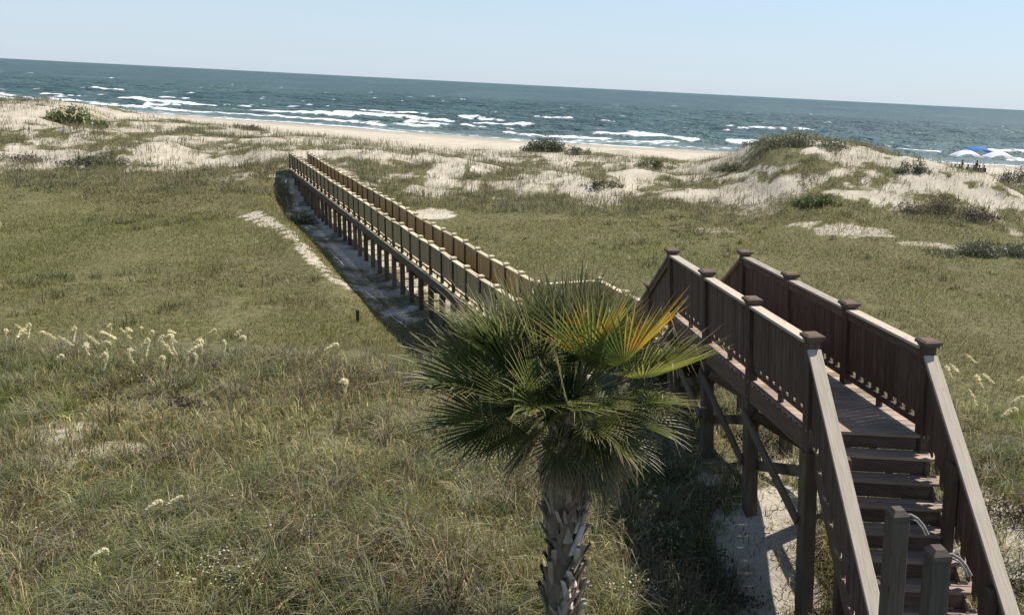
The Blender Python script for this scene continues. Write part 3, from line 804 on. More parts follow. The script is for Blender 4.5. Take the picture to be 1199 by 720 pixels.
fl = np_mesh('wildflowers', vs, np.arange(4 * n).reshape(n, 4), None, M_GRASS, col=np.tile((.62, .60, .46), (4 * n, 1))); tag(fl, kind='stuff')

# ================================================================== sea oats
M_PLUME = foliage_mat('seed_plume', .35, .7, .1)
def make_oat(seed, nod):
    rr = random.Random(seed)
    t = empty('sea_oat', (0, 0, 0))
    hgt = 1.0
    stem = [V((0, 0, -.05)), V((.01, 0, .4)), V((.03, 0, .75)), V((.06, 0, hgt))]
    vs, qs, cs = [], [], []
    for i in range(3):
        a, b = stem[i], stem[i + 1]; k = len(vs)
        w0, w1 = .016 - .002 * i, .016 - .002 * (i + 1)
        for ax in (V((1, 0, 0)), V((0, 1, 0))):
            k = len(vs); vs += [a - ax * w0 / 2, a + ax * w0 / 2, b + ax * w1 / 2, b - ax * w1 / 2]; qs.append((k, k + 1, k + 2, k + 3)); cs += [(.30, .27, .15)] * 4
    for j in range(9):
        an = rr.uniform(0, 6.28); L = rr.uniform(.35, .6); d = V((math.cos(an), math.sin(an), 0)); sdv = V((-d.y, d.x, 0)); k = len(vs); w = .014
        c = rr.choice([(.12, .13, .05), (.2, .18, .1), (.1, .12, .04)])
        z0 = rr.uniform(0, .2); p0 = V((0, 0, z0)); p1 = p0 + d * L * .3 + V((0, 0, L * .65)); p2 = p0 + d * L * .8 + V((0, 0, L * .75))
        vs += [p0 - sdv * w / 2, p0 + sdv * w / 2, p1 + sdv * w / 2, p1 - sdv * w / 2, p2 + sdv * .002, p2 - sdv * .002]; cs += [c] * 6
        qs += [(k, k + 1, k + 2, k + 3), (k + 3, k + 2, k + 4, k + 5)]
    o = np_mesh('stem', [tuple(v) for v in vs], qs, None, M_GRASS, col=np.array(cs)); o.parent = t
    vs, qs, cs = [], [], []
    n = 150; L = .40
    for j in range(n):
        s = rr.random(); an = nod * s * 1.6
        # arc bending over
        px = .06 + L * (math.sin(an) / 1.6 / max(nod, .01)); pz = hgt + L * (s if nod < .05 else (math.sin(an) * 0 + (1 - 0) * (math.cos(an * .9) * s * .9)))
        wv_ = .034 * math.sin(math.pi * min(1, s * .9 + .1)) + .008
        c = V((px + rr.gauss(0, wv_ * .45), rr.gauss(0, wv_ * .5), pz + rr.gauss(0, wv_ * .35) - .03 * s))
        d = V((math.cos(an) + rr.gauss(0, .25), rr.gauss(0, .3), -math.sin(an) * 1.2 + rr.gauss(0, .25))).normalized(); e = d.cross(V((rr.random() - .5, rr.random() - .5, rr.random() - .5))).normalized()
        l, w = rr.uniform(.05, .085), rr.uniform(.018, .030); k = len(vs)
        vs += [c - d * l / 2, c + e * w / 2, c + d * l / 2, c - e * w / 2]; qs.append((k, k + 1, k + 2, k + 3)); f = rr.uniform(.8, 1.12); cs += [(.84 * f, .76 * f, .48 * f)] * 4
    o = np_mesh('seed_head', [tuple(v) for v in vs], qs, None, M_PLUME, col=np.array(cs)); o.parent = t
    return t
protos = [make_oat(i, nod) for i, nod in enumerate((1.5, .9, 1.9, .5))]
used = set()
def put_oat(u, v, label, group, k, hscale, rz, dist=None):
    """(u,v): the plume; the plant stands where a plume of that height would show there"""
    # walk along the ray until the point is hscale above the ground
    d = ray(u, v); ts = np.linspace(4, 120, 4000); P = CAM[None] + d[None] * ts[:, None]
    gsurf = H(P[:, 0], P[:, 1]); dz = P[:, 2] - gsurf
    i = int(np.argmax(dz <= hscale * 1.12))
    if k in used: o = copy_tree(protos[k])
    else: o = protos[k]; used.add(k)
    o.location = (P[i, 0], P[i, 1], gsurf[i]); o.scale = (hscale,) * 3; o.rotation_euler = (0, 0, rz)
    tag(o, label, 'sea oat', group)
row = [(8, 381), (18, 388), (28, 377), (33, 385), (42, 385), (68, 390), (82, 381), (88, 398), (95, 400), (64, 413), (105, 396), (118, 396), (123, 378), (127, 384), (114, 411), (137, 390), (133, 396), (155, 380), (157, 403), (155, 390),
       (167, 379), (174, 384), (166, 395), (185, 392), (192, 388), (207, 383), (209, 394), (204, 408), (184, 413), (219, 405), (223, 410), (226, 396), (232, 393), (242, 384), (259, 394), (274, 386), (277, 391)]
for i, (u, v) in enumerate(row):
    put_oat(u, v + 2, 'cream nodding sea oat plume in the scattered row along the left of the meadow', 'sea oats in a row at the left', i % 4, random.uniform(.56, .76), random.choice((0, 0, .6, -.5, 2.8, 3.3, 1.4, -1.4)) + random.uniform(-.4, .4))
for (u, v, lab) in ((168, 590, 'sea oat bending over in the lower left foreground grass, the paler arched one'), (193, 585, 'upright pale sea oat spike beside an arched one in the lower left grass'),
                    (104, 645, 'pale drooping sea oat lowest in the left foreground grass'), (395, 441, 'arched sea oat bending right between the sand track and the foreground grass'),
                    (378, 404, 'single pale sea oat standing near the bank of the sand track')):
    put_oat(u, v, lab, None, random.randrange(4), .55 if v > 500 else .8, random.uniform(-.5, .5))
for i, (u, v) in enumerate(((1153, 448), (1146, 421), (1167, 444), (1146, 470), (1183, 465), (1125, 430), (1116, 436), (1192, 440), (1171, 480))):
    put_oat(u, v, 'thin pale sea oat standing in the meadow right of the stair railing', 'sea oats at the right', 3 if i % 2 else 1, random.uniform(.7, .9), random.uniform(-3, 3))
for i in range(22):
    u = random.gauss(85, 28); 
    put_oat(u, 128 + .09 * (u - 60) + random.uniform(-8, 12), 'feathery sea oat on top of the far left dune against the sea', 'sea oats on the far dune', i % 4, random.uniform(1.0, 1.5), random.uniform(-3, 3))

# ================================================================== shrubs
M_LEAF = foliage_mat('shrub_leaves', .22, .55, .3)
M_TWIG = plain_mat('twig_bark', (.06, .045, .03), (.14, .11, .08), 30)
def shrub(name, loc, lumps, nleaf, leaf, cols, label, group=None, cat='shrub', spiky=1.1, stems=0):
    rr = np.random.default_rng(abs(hash((round(loc[0], 2), round(loc[1], 2)))) % 2 ** 31)
    pts = []
    wts = np.array([l[3] * l[4] for l in lumps]); wts = wts / wts.sum()
    for (lx, ly, lz, rx, rz), wt in zip(lumps, wts):
        n = int(nleaf * wt)
        d = rr.normal(0, 1, (n, 3)); d /= np.linalg.norm(d, axis=1)[:, None]; r = rr.random(n) ** .45
        # lumpy radius
        d[:, 2] = np.where(rr.random(n) < .12, d[:, 2] * 1.45, d[:, 2])
        r = r * (0.8 + .45 * (vn(d[:, 0] * 3 + lx, d[:, 1] * 3 + d[:, 2] * 2 + ly, 5) - .3))
        p = d * r[:, None] * np.array([rx, rx, rz]) + np.array([lx, ly, lz]); pts.append(p)
    p = np.concatenate(pts); p = p[p[:, 2] > -.05]; n = len(p)
    a = rr.normal(0, 1, (n, 3)); a[:, 2] = np.abs(a[:, 2]) * (.4 + spiky); a /= np.linalg.norm(a, axis=1)[:, None]
    b = np.cross(a, rr.normal(0, 1, (n, 3))); b /= np.linalg.norm(b, axis=1)[:, None]
    l = leaf * rr.uniform(.6, 1.4, (n, 1)); w = l * (.42 if stems else .26)
    v = np.stack([p - a * l / 2, p + b * w / 2, p + a * l / 2, p - b * w / 2], 1).reshape(-1, 3)
    ck = np.array(cols)[rr.integers(0, len(cols), n)] * rr.uniform(.75, 1.25, (n, 1))
    o = np_mesh(name, v, np.arange(4 * n).reshape(n, 4), None, M_LEAF, col=np.repeat(ck, 4, 0))
    if stems:
        e = empty(name, loc, 0, label, cat, group); o.name = 'foliage'; o.parent = e
        vs, qs = [], []
        for k in range(stems):
            q = V(p[rr.integers(0, n)]) ; a0 = V((rr.normal(0, .05), rr.normal(0, .05), -.05)); mdl = (a0 + q) / 2 + V((rr.normal(0, .05), rr.normal(0, .05), .05))
            for (s0, s1, r0, r1) in ((a0, mdl, .012, .009), (mdl, q, .009, .004)):
                k0 = len(vs)
                for (c, r_) in ((s0, r0), (s1, r1)):
                    for an in (0, 2.1, 4.2): vs.append(tuple(c + V((math.cos(an) * r_, math.sin(an) * r_, 0))))
                for j in range(3): qs.append((k0 + j, k0 + (j + 1) % 3, k0 + 3 + (j + 1) % 3, k0 + 3 + j))
        s_o = np_mesh('stems', vs, qs, None, M_TWIG); s_o.parent = e
    else:
        o.location = loc; tag(o, label, cat, group)
    return o
DG = [(.045, .066, .030), (.07, .09, .042), (.09, .105, .055)]; BR = [(.085, .06, .042), (.12, .09, .06), (.08, .07, .042)]; GG = [(.125, .135, .07), (.155, .155, .09), (.18, .172, .115)]; LG = [(.10, .125, .035), (.13, .15, .05), (.085, .10, .03)]
def on(u, v, sink=.1):
    g_ = ground(u, v); return V((g_.x, g_.y, g_.z - sink))
def lmp(W, Hh, n=5, seed=0):
    r = random.Random(seed); out = []
    for i in range(n):
        x = (i / (n - 1) - .5) * W if n > 1 else 0; f = 1 - abs(2 * x / max(W, .01)) ** 2 * .6
        out.append((x + r.uniform(-.1, .1) * W, r.uniform(-.25, .25) * W * .5, Hh * .3 * f, W / n * r.uniform(.9, 1.4), Hh * f * r.uniform(.55, .85)))
    return out
sh = [((641, 178), 4.6, 1.5, DG, 'dark green rounded shrub alone on the dune crest in front of the surf', 3200, .16),
      ((680, 181), 2.2, .7, GG, 'low grey-green shrub just right of the dark crest shrub', 900, .15),
      ((78, 146), 4.8, 1.6, LG, 'bright green mound of dune plants on the far left dune', 2600, .2),
      ((705, 219), 2.4, .7, [(.07, .07, .035), (.10, .09, .05), (.05, .05, .03)], 'small dark low bush on pale sand above the middle of the meadow', 450, .13),
      ((765, 196), 2.6, .8, LG, 'small yellow-green bush on the sand left of the big right dune', 900, .14),
      ((288, 152), 4.0, .6, BR, 'low brown brush along the dune left of the boardwalk end', 900, .14),
      ((1105, 252), 5.5, .75, BR, 'long dark brown brush band below the bare sand at the right', 2200, .12),
      ((1165, 300), 5.0, .9, GG, 'grey-green bush spreading at the right edge of the meadow', 2600, .13),
      ((960, 240), 2.4, .7, LG, 'yellow-green tuft on pale sand below the big right dune', 900, .14),
      ((1192, 214), 2.4, 1.3, [(.08, .085, .05), (.1, .1, .06)], 'olive bush on the dune at the right edge below the canopies', 1000, .14),
      ((935, 172), 6.0, .9, GG, 'grey-green brush capping the top of the big right dune', 2400, .16),
      ((860, 200), 2.6, .7, GG, 'grey-green bush at the foot of the big dune on its left', 900, .14),
      ((1072, 202), 2.2, .8, GG, 'small green tuft on the dune left of the canopies', 800, .13),
      ((352, 262), 1.8, .8, GG, 'grey-green bush between the sand path and the boardwalk shadow', 1200, .1),
      ((30, 190), 4.5, .6, BR, 'low brown brush where the left dune meets the meadow', 1000, .14),
      ((120, 192), 4.5, .6, [(.07, .07, .035), (.10, .095, .05)], 'low olive brush below the bare sand mound at the left', 1000, .14)]
for i, ((u, v), W, Hh, cols, lab, nl, lf) in enumerate(sh):
    shrub('shrub', on(u, v), lmp(W, Hh * 1.15, 5, i), int(nl * 1.6), lf * 1.5, cols, lab, 'shrubs on the dunes')
ns_ = [((1172, 690), 1.0, .45, GG, 'leafy shrub on the sand by the right side of the steps, nearest the camera', 1500, .055),
       ((1178, 610), .9, .4, BR, 'brown twiggy shrub on the sand right of the stair railing', 1100, .05),
       ((1192, 555), 1.2, .4, BR, 'dark twiggy shrub where the meadow meets the sand at the right edge', 1100, .055),
       ((780, 655), 1.1, .55, DG, 'dark green shrub in the shade left of the stair pilings', 1800, .055),
       ((835, 700), .8, .45, DG, 'dark low shrub at the edge of bare sand beside the stairs', 1200, .05),
       ((760, 560), 1.0, .6, DG, 'shaded shrub between the palm trunk and the stair bridge', 1500, .055),
       ((905, 520), .9, .5, GG, 'olive shrub on sand behind the stair bridge braces', 1100, .055),
       ((630, 545), .35, .3, [(.18, .2, .04), (.22, .24, .06)], 'small bright yellow-green plant left of the palm trunk', 300, .045),
       ((366, 622), .3, .28, [(.16, .22, .04), (.2, .26, .05)], 'small lime green plant in the foreground grass', 260, .045),
       ((110, 470), .9, .3, BR, 'dark dead brush above the bare sand patch at the left', 1000, .06),
       ((215, 480), .8, .3, BR, 'dark dead brush right of the bare sand patch at the left', 900, .06)]
for i, ((u, v), W, Hh, cols, lab, nl, lf) in enumerate(ns_):
    shrub('shrub', on(u, v, .05), lmp(W, Hh, 4, i + 40), nl, lf, cols, lab, 'shrubs near the stairs and foreground', stems=10)

# stake by the track
g_ = ground(419, 378); e = empty('stake', (g_.x, g_.y, g_.z), 0, 'short brown wooden stake on the bank of the sand track', 'stake')
m = MB(); m.post(g_, al, sd, g_.z - .2, g_.z + .38, .09); m.build('shaft', M_TANDARK, e, .008)
m = MB(); m.frustum(g_, al, sd, g_.z + .381, g_.z + .41, .09, .05); m.build('stake_top', M_TANDARK, e)

# ================================================================== palm
M_PALM = foliage_mat('palm_leaf', .48, .36, .35)
M_BOOT = foliage_mat('palm_leaf_base', .0, .85, .15)
pt = at_y(667, 458, 7.55)                        # heart of the crown
gz = Hs(pt.x + .05, pt.y)
palm = empty('sabal_palm', V((pt.x, pt.y, gz)), 0, 'bushy sabal palm with one yellow-orange frond and a shaggy trunk', 'palm tree')
HZ = pt.z - gz
print('palm height', HZ, pt)
rr = random.Random(5)
# trunk
vs, qs, cs = [], [], []
nr, nk = 26, 18
for i in range(nr):
    t = i / (nr - 1); z = -.25 + t * (HZ + .20)
    r0 = .12 + .02 * (1 - t) + (-.02 * max(0, (t - .75) / .25))
    cxo = -.03 * math.sin(t * 2.5)
    for k in range(nk):
        an = 2 * math.pi * k / nk; r1 = r0 * (1 + .05 * math.sin(5 * an + 9 * t) + rr.uniform(-.03, .03))
        vs.append((cxo + r1 * math.cos(an), r1 * math.sin(an), z)); f = rr.uniform(.7, 1.2); cs.append((.15 * f, .115 * f, .08 * f))
for i in range(nr - 1):
    for k in range(nk): qs.append((i * nk + k, i * nk + (k + 1) % nk, (i + 1) * nk + (k + 1) % nk, (i + 1) * nk + k))
trunk = np_mesh('trunk', vs, qs, None, M_BOOT, col=np.array(cs), smooth=True); trunk.parent = palm
# leaf bases (boots): split wedges in a crossing spiral
nboot = 84
for i in range(nboot):
    t = i / nboot; z = .2 + t * (HZ - .35); an = i * 2.39996 + .3
    d = V((math.cos(an), math.sin(an), 0)); sdv = V((-d.y, d.x, 0)); upv = V((0, 0, 1))
    L = rr.uniform(.26, .40); spread = rr.uniform(.25, .6); wdt = rr.uniform(.09, .125); slant = (.13 if i % 2 else -.13) * rr.uniform(.6, 1.3)
    vs, qs, cs = [], [], []
    light = (d.x > .45 and d.y < .35 and rr.random() < .55)  # bases on the right turn pale, sunlight put into their colour
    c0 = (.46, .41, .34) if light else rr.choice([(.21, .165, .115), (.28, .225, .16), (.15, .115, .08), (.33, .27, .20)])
    st = 6
    for s in range(st):
        q = s / (st - 1); out = .112 + .02 + spread * .12 * q ** 1.5 + .01; zz_ = z + L * q
        w = wdt * (1 - .45 * q); split = max(0, q - .55) / .45 * .055
        ctr = d * out + upv * zz_ + sdv * slant * q
        for (aa, dd) in ((-w / 2 - split * .4, -.012), (-split * .5, .014), (split * .5, .014), (w / 2 + split * .4, -.012)):
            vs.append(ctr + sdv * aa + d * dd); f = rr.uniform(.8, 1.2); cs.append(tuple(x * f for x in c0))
        for (aa, dd) in ((-w / 2 - split * .4, -.04), (-split * .5, -.03), (split * .5, -.03), (w / 2 + split * .4, -.04)):
            vs.append(ctr + sdv * aa + d * dd); cs.append(tuple(x * .8 for x in c0))
    for s in range(st - 1):
        a, b = s * 8, (s + 1) * 8
        for (j, j2) in ((0, 1), (2, 3)) + (((1, 2),) if s < 3 else ()):
            qs.append((a + j, a + j2, b + j2, b + j)); qs.append((a + 4 + j2, a + 4 + j, b + 4 + j, b + 4 + j2))
        for j in (0, 3): qs.append((a + j, b + j, b + 4 + j, a + 4 + j) if j == 0 else (a + 4 + j, b + 4 + j, b + j, a + j))
    e0 = (st - 1) * 8
    qs += [(e0, e0 + 1, e0 + 5, e0 + 4), (e0 + 2, e0 + 3, e0 + 7, e0 + 6)]
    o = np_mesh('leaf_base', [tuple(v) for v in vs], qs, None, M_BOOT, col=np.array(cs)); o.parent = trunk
    if light: o['label'] = 'sunlit pale split leaf base'
# fronds
def frond(az, el, pet, Rb, nseg, colr, droop, half=115, dead=0, label=None, tipbrown=.5, roll=0, narrow=1.0, foldup=.3):
    d0 = V((math.cos(az) * math.cos(el), math.sin(az) * math.cos(el), math.sin(el)))
    up = V((0, 0, 1)); side = V((-math.sin(az), math.cos(az), 0))
    vs, qs, cs = [], [], []
    base = V((math.cos(az) * .09, math.sin(az) * .09, HZ - .10 + .08 * math.sin(el)))
    # petiole with gravity curve
    pts = []; p = base.copy(); d = d0.copy(); stp = pet / 6
    for i in range(7):
        pts.append(p.copy()); p = p + d * stp; d = (d - up * (droop * .055)).normalized()
    nrm = side.cross(d).normalized() * -1
    if nrm.z < 0 and not dead: nrm = -nrm
    pc_ = (.10, .12, .04) if not dead else (.16, .12, .075)
    for i, q in enumerate(pts):
        w = .030 - .002 * i
        for (a, b) in ((-1, 0), (0, .6), (1, 0), (0, -.6)): vs.append(q + side * (a * w / 2) + nrm * (b * w / 2)); cs.append(pc_)
    for i in range(6):
        for k in range(4): qs.append((i * 4 + k, i * 4 + (k + 1) % 4, i * 4 + 4 + (k + 1) % 4, i * 4 + 4 + k))
    Hp = pts[-1]
    c, s = math.cos(roll), math.sin(roll); sd2 = side * c + nrm * s; nr2 = nrm * c - side * s
    dth = 2 * R(half) / nseg
    for j in range(nseg):
        th = -R(half) + dth * (j + .5); fr = abs(th) / R(half)
        # costa: middle segments start further out
        st0 = Hp + d * (.20 * Rb * (1 - fr) ** 1.3) - up * (.02 * (1 - fr))
        dirv = (d * math.cos(th) + sd2 * math.sin(th) * narrow + nr2 * (foldup * abs(math.sin(th)) + (.12 if not dead else -.25))).normalized()
        tang = (sd2 * math.cos(th) - d * math.sin(th)).normalized()
        L = Rb * (.80 + .2 * math.cos(th)) * rr.uniform(.88, 1.08); dr = droop * rr.uniform(.6, 1.6)
        brk = rr.randint(3, 4) if rr.random() < .16 else 99
        nst = 7; k0 = len(vs); p = st0.copy(); dv = dirv.copy(); jt = V((rr.gauss(0, .11), rr.gauss(0, .11), rr.gauss(0, .09)))
        shade = rr.uniform(.75, 1.25)
        for q in range(nst):
            t = q / (nst - 1); r = L * t
            wfull = min(r * dth * 1.02, .038) if t < .42 else .038 * ((1 - t) / .58) ** .9 * min(1, L * .42 * dth / .038 * 1.02)
            w = max(wfull, .0018)
            n_ = tang.cross(dv).normalized()
            if n_.dot(nr2) < 0: n_ = -n_
            fold = w * .35
            vs += [p - tang * (w / 2), p - n_ * fold, p + tang * (w / 2)]
            b = max(0, (t - (1 - tipbrown)) / max(tipbrown, .01)) if not dead else 0
            cc = colr(th, t, rr) if callable(colr) else colr
            tip = (.36, .29, .16)
            b = min(1, b ** 1.6 * 1.0)
            cf = tuple((x * (1 - b) + y * b) * shade for x, y in zip(cc, tip)); cs += [cf, tuple(x * .9 for x in cf), cf]
            p = p + dv * (L / (nst - 1))
            if q == brk: dv = (dv * .35 - up * .9 + jt).normalized()
            dv = (dv + jt * .5 * t - up * (dr * .16 * t * t * 2.0)).normalized()
        for q in range(nst - 1):
            a = k0 + q * 3
            qs += [(a, a + 1, a + 4, a + 3), (a + 1, a + 2, a + 5, a + 4)]
    o = np_mesh('frond', [tuple(v) for v in vs], qs, None, M_PALM, col=np.array(cs)); o.parent = palm
    if label: o['label'] = label
    return o
greens = [(.046, .068, .018), (.066, .090, .022), (.09, .115, .028), (.12, .14, .036), (.135, .15, .046)]
GA = 2.39996
def clear(a, lo, hi, e):
    a = (a + math.pi) % (2 * math.pi) - math.pi
    return not (-1.25 < a < -.05 and lo < e < hi)
for i in range(25):                # young, upright
    frond(i * GA + .4, R(rr.uniform(46, 80)), rr.uniform(.40, .58), rr.uniform(.58, .70), 36, rr.choice(greens), rr.uniform(.05, .25), half=rr.uniform(70, 100), tipbrown=rr.uniform(.3, .6), roll=rr.uniform(-.9, .9), foldup=rr.uniform(.4, 1.0))
for i in range(22):                # middle
    if not clear(i * GA + 1.1, 0, 2, 1): continue
    frond(i * GA + 1.1, R(rr.uniform(14, 46)), rr.uniform(.48, .62), rr.uniform(.64, .76), 38, rr.choice(greens), rr.uniform(.2, .6), half=rr.uniform(85, 115), tipbrown=rr.uniform(.25, .55), roll=rr.uniform(-.7, .7), foldup=rr.uniform(.4, 1.1))
for i in range(15):                # low, hanging
    frond(i * GA + .2, R(rr.uniform(-16, 14)), rr.uniform(.42, .58), rr.uniform(.52, .66), 36, rr.choice(greens[1:]), rr.uniform(.6, 1.3), half=rr.uniform(80, 110), tipbrown=rr.uniform(.4, .8), roll=rr.uniform(-.6, .6), foldup=rr.uniform(.1, .6))
for i in range(14):                # dead skirt
    f = rr.uniform(.7, 1.4)
    frond(i * GA + 2.0, R(rr.uniform(-76, -38)), rr.uniform(.20, .48), rr.uniform(.34, .60), 24, (.17 * f, .125 * f, .07 * f), rr.uniform(.9, 1.6), half=rr.uniform(50, 80), dead=1, label='brown dead frond hanging against the trunk', narrow=rr.uniform(.35, .7), roll=rr.uniform(-.8, .8))
for (a_, e_, pt_, R_) in ((2.75, 30, .66, .82), (3.1, 14, .70, .80), (-2.75, 22, .66, .80), (-2.45, 6, .62, .74), (2.45, 44, .60, .80), (-2.9, 40, .62, .82), (3.3, -4, .62, .72)):
    frond(a_, R(e_), pt_, R_, 40, rr.choice(greens), rr.uniform(.4, .9), half=rr.uniform(85, 110), tipbrown=rr.uniform(.3, .55), roll=rr.uniform(-.8, .8), foldup=rr.uniform(.3, .9))
for i in range(13):                # facing the house, over the heart
    a_ = -math.pi / 2 + rr.uniform(-1.3, 1.3); e_ = R(rr.uniform(-8, 32))
    if not clear(a_, .0, 2, e_): e_ = R(rr.uniform(-18, -2))
    frond(a_, e_, rr.uniform(.22, .40), rr.uniform(.44, .58), 34, rr.choice(greens), rr.uniform(.5, 1.2), half=rr.uniform(80, 105), tipbrown=rr.uniform(.35, .7), roll=rr.uniform(-.9, .9), foldup=rr.uniform(.2, .8))
for i in range(13):                # older fronds hanging over the top of the trunk
    a_ = -math.pi / 2 + (i - 6) * .3 + rr.uniform(-.15, .15)
    frond(a_, R(rr.uniform(-46, -18)), rr.uniform(.20, .36), rr.uniform(.40, .60), 30, rr.choice([(.10, .115, .045), (.13, .125, .06), (.16, .13, .07), (.08, .10, .03)]), rr.uniform(1.0, 1.9), half=rr.uniform(55, 85), tipbrown=.7, roll=rr.uniform(-.8, .8), foldup=rr.uniform(-.2, .3), narrow=rr.uniform(.5, .9))
def sick(th, t, r_):
    k = (th + 1.9) / 3.8
    if k < .35: return (.10, .13, .03)
    return r_.choice([(.52, .30, .03), (.58, .42, .05), (.50, .20, .03), (.30, .28, .05)]) if t > .18 else (.22, .22, .05)
frond(-1.15, R(52), .60, .76, 36, lambda th, t, r_: r_.choice([(.30, .30, .05), (.16, .21, .04), (.42, .36, .06), (.50, .27, .04)]) if t > .2 else (.14, .18, .04), .18, half=80, foldup=.45, label='upright yellowing green frond', tipbrown=.3)
frond(-.72, R(43), .66, .90, 44, sick, .20, half=100, foldup=.5, label='yellow and orange sick frond', tipbrown=.25)
frond(-.35, R(30), .66, .80, 36, lambda th, t, r_: (.24, .24, .045) if t > .3 else (.13, .17, .04), .4, half=95, label='yellow-green frond', tipbrown=.4)
# palm leans as a whole very slightly
# ================================================================== beach canopies and people
M_WHITE = plain_mat('white_canopy_cloth', (.78, .82, .85), (.85, .88, .90), 3, .8, .35)
M_BLUE = plain_mat('blue_canopy_cloth', (.06, .16, .42), (.09, .22, .52), 3, .8, .3)
M_METAL = plain_mat('grey_pole_metal', (.35, .36, .37), (.5, .5, .5), 10, .4)
def canopy(u, v, dist, size, mat, label, h=2.35, rise=.75):
    p = at_y(u, v, dist); gzz = Hs(p.x, p.y); p.z = gzz
    h = h + 0
    e = empty('beach_canopy', p, 0, label, 'canopy', 'canopies on the beach')
    n = 16; vs, qs = [], []
    for lay in (0, .025):
        for i in range(n + 1):
            for j in range(n + 1):
                a, b = i / n * 2 - 1, j / n * 2 - 1
                dome = rise * (1 - abs(a) ** 2.0) * (1 - .55 * abs(b) ** 2.0) 
                z = h + dome - .12 * (abs(a) ** 4) - .0 - lay
                vs.append((a * size / 2, b * size / 2, z))
    k = (n + 1) ** 2
    for i in range(n):
        for j in range(n):
            q = i * (n + 1) + j; qs.append((q, q + n + 1, q + n + 2, q + 1)); qs.append((k + q, k + q + 1, k + q + n + 2, k + q + n + 1))
    for i in range(n):
        for (a, b) in ((i * (n + 1), (i + 1) * (n + 1)), ((i + 1) * (n + 1) + n, i * (n + 1) + n), (i + 1, i), (n * (n + 1) + i, n * (n + 1) + i + 1)):
            qs.append((a, a + k, b + k, b))
    o = np_mesh('roof', vs, qs, None, mat, smooth=True); o.parent = e
    for sx in (-1, 1):
        for sy in (-1, 1):
            x_, y_ = sx * size * .485, sy * size * .485; zb = Hs(p.x + x_, p.y + y_) - gzz - .2
            vs, qs = [], []
            for z in (zb, h + .02 + rise * (1 - .97 ** 2) * .45 - .14):
                for t in range(6): vs.append((x_ + .025 * math.cos(t * 1.047), y_ + .025 * math.sin(t * 1.047), z))
            for t in range(6): qs.append((t, (t + 1) % 6, 6 + (t + 1) % 6, 6 + t))
            l = np_mesh('leg', vs, qs, None, M_METAL); l.parent = e
    return e, p
DB = 108.0
canopy(1129, 200, DB, 3.3, M_WHITE, 'white arched beach canopy, left of the two white ones, over the dark seated group', 2.25, .72)
canopy(1167, 200, DB, 3.2, M_WHITE, 'white arched beach canopy, right of the two white ones, with clear sand below', 2.3, .72)
canopy(1142, 196, DB + 7, 3.6, M_BLUE, 'blue arched beach canopy standing behind the two white canopies', 2.7, .68)
# people
M_SKIN = plain_mat('sunned_skin', (.20, .11, .075), (.27, .15, .10), 8, .6)
M_HAIR = plain_mat('dark_hair', (.015, .011, .009), (.03, .022, .016), 30, .6)
M_SUIT = [plain_mat('black_swimwear', (.012, .013, .016), (.02, .022, .026), 10, .8), plain_mat('navy_shirt', (.015, .02, .045), (.022, .03, .06), 10, .8), plain_mat('maroon_shirt', (.08, .018, .02), (.11, .025, .028), 10, .8)]
M_SEAT = plain_mat('dark_chair_fabric', (.02, .025, .035), (.03, .035, .05), 10, .85)
def skin_body(name, J, E, mat, sub=1):
    me = bpy.data.meshes.new(name); me.from_pydata([j[:3] for j in J], E, [])
    me.materials.append(mat)
    o = bpy.data.objects.new(name, me); COL.objects.link(o)
    md = o.modifiers.new('skin', 'SKIN'); md.use_smooth_shade = True
    if not me.skin_vertices: 
        bm = bmesh.new(); bm.from_mesh(me); bm.verts.layers.skin.verify(); bm.to_mesh(me); bm.free()
    for i, j in enumerate(J):
        r = j[3]; me.skin_vertices[0].data[i].radius = (r, r) if not isinstance(r, tuple) else r
        me.skin_vertices[0].data[i].use_root = (i == 0)
    s = o.modifiers.new('sub', 'SUBSURF'); s.levels = sub; s.render_levels = sub
    return o
def person_seated():
    t = empty('person', (0, 0, 0))
    J = [(0, 0, .42, .14), (0, .10, .62, .13), (0, .18, .82, .15), (0, .21, .95, .075), (0, .20, 1.03, .085), (0, .19, 1.13, .095), (0, .19, 1.20, .06)]
    E = [(0, 1), (1, 2), (2, 3), (3, 4), (4, 5), (5, 6)]
    for s in (-1, 1):
        k = len(J)
        J += [(s * .10, -.08, .42, .085), (s * .13, -.45, .50, .062), (s * .13, -.62, .25, .050), (s * .13, -.70, .07, .04), (s * .14, -.86, .05, .03)]; E += [(0, k), (k, k + 1), (k + 1, k + 2), (k + 2, k + 3), (k + 3, k + 4)]
        k = len(J)
        J += [(s * .19, .18, .88, .055), (s * .25, .08, .62, .042), (s * .22, -.18, .56, .034), (s * .20, -.30, .54, .03), (s * .19, -.37, .52, .018)]; E += [(2, k), (k, k + 1), (k + 1, k + 2), (k + 2, k + 3), (k + 3, k + 4)]
    o = skin_body('body', J, E, M_SKIN); o.parent = t
    h = skin_body('hair', [(0, .23, 1.14, .098), (0, .21, 1.19, .09), (0, .26, 1.04, .07)], [(0, 1), (0, 2)], M_HAIR); h.parent = t
    c = skin_body('shirt', [(0, .02, .45, .155), (0, .105, .62, .145), (0, .18, .80, .165), (0, .19, .88, .14), (-.2, .17, .86, .065), (.2, .17, .86, .065)], [(0, 1), (1, 2), (2, 3), (2, 4), (2, 5)], M_SUIT[0]); c.parent = t
    return t
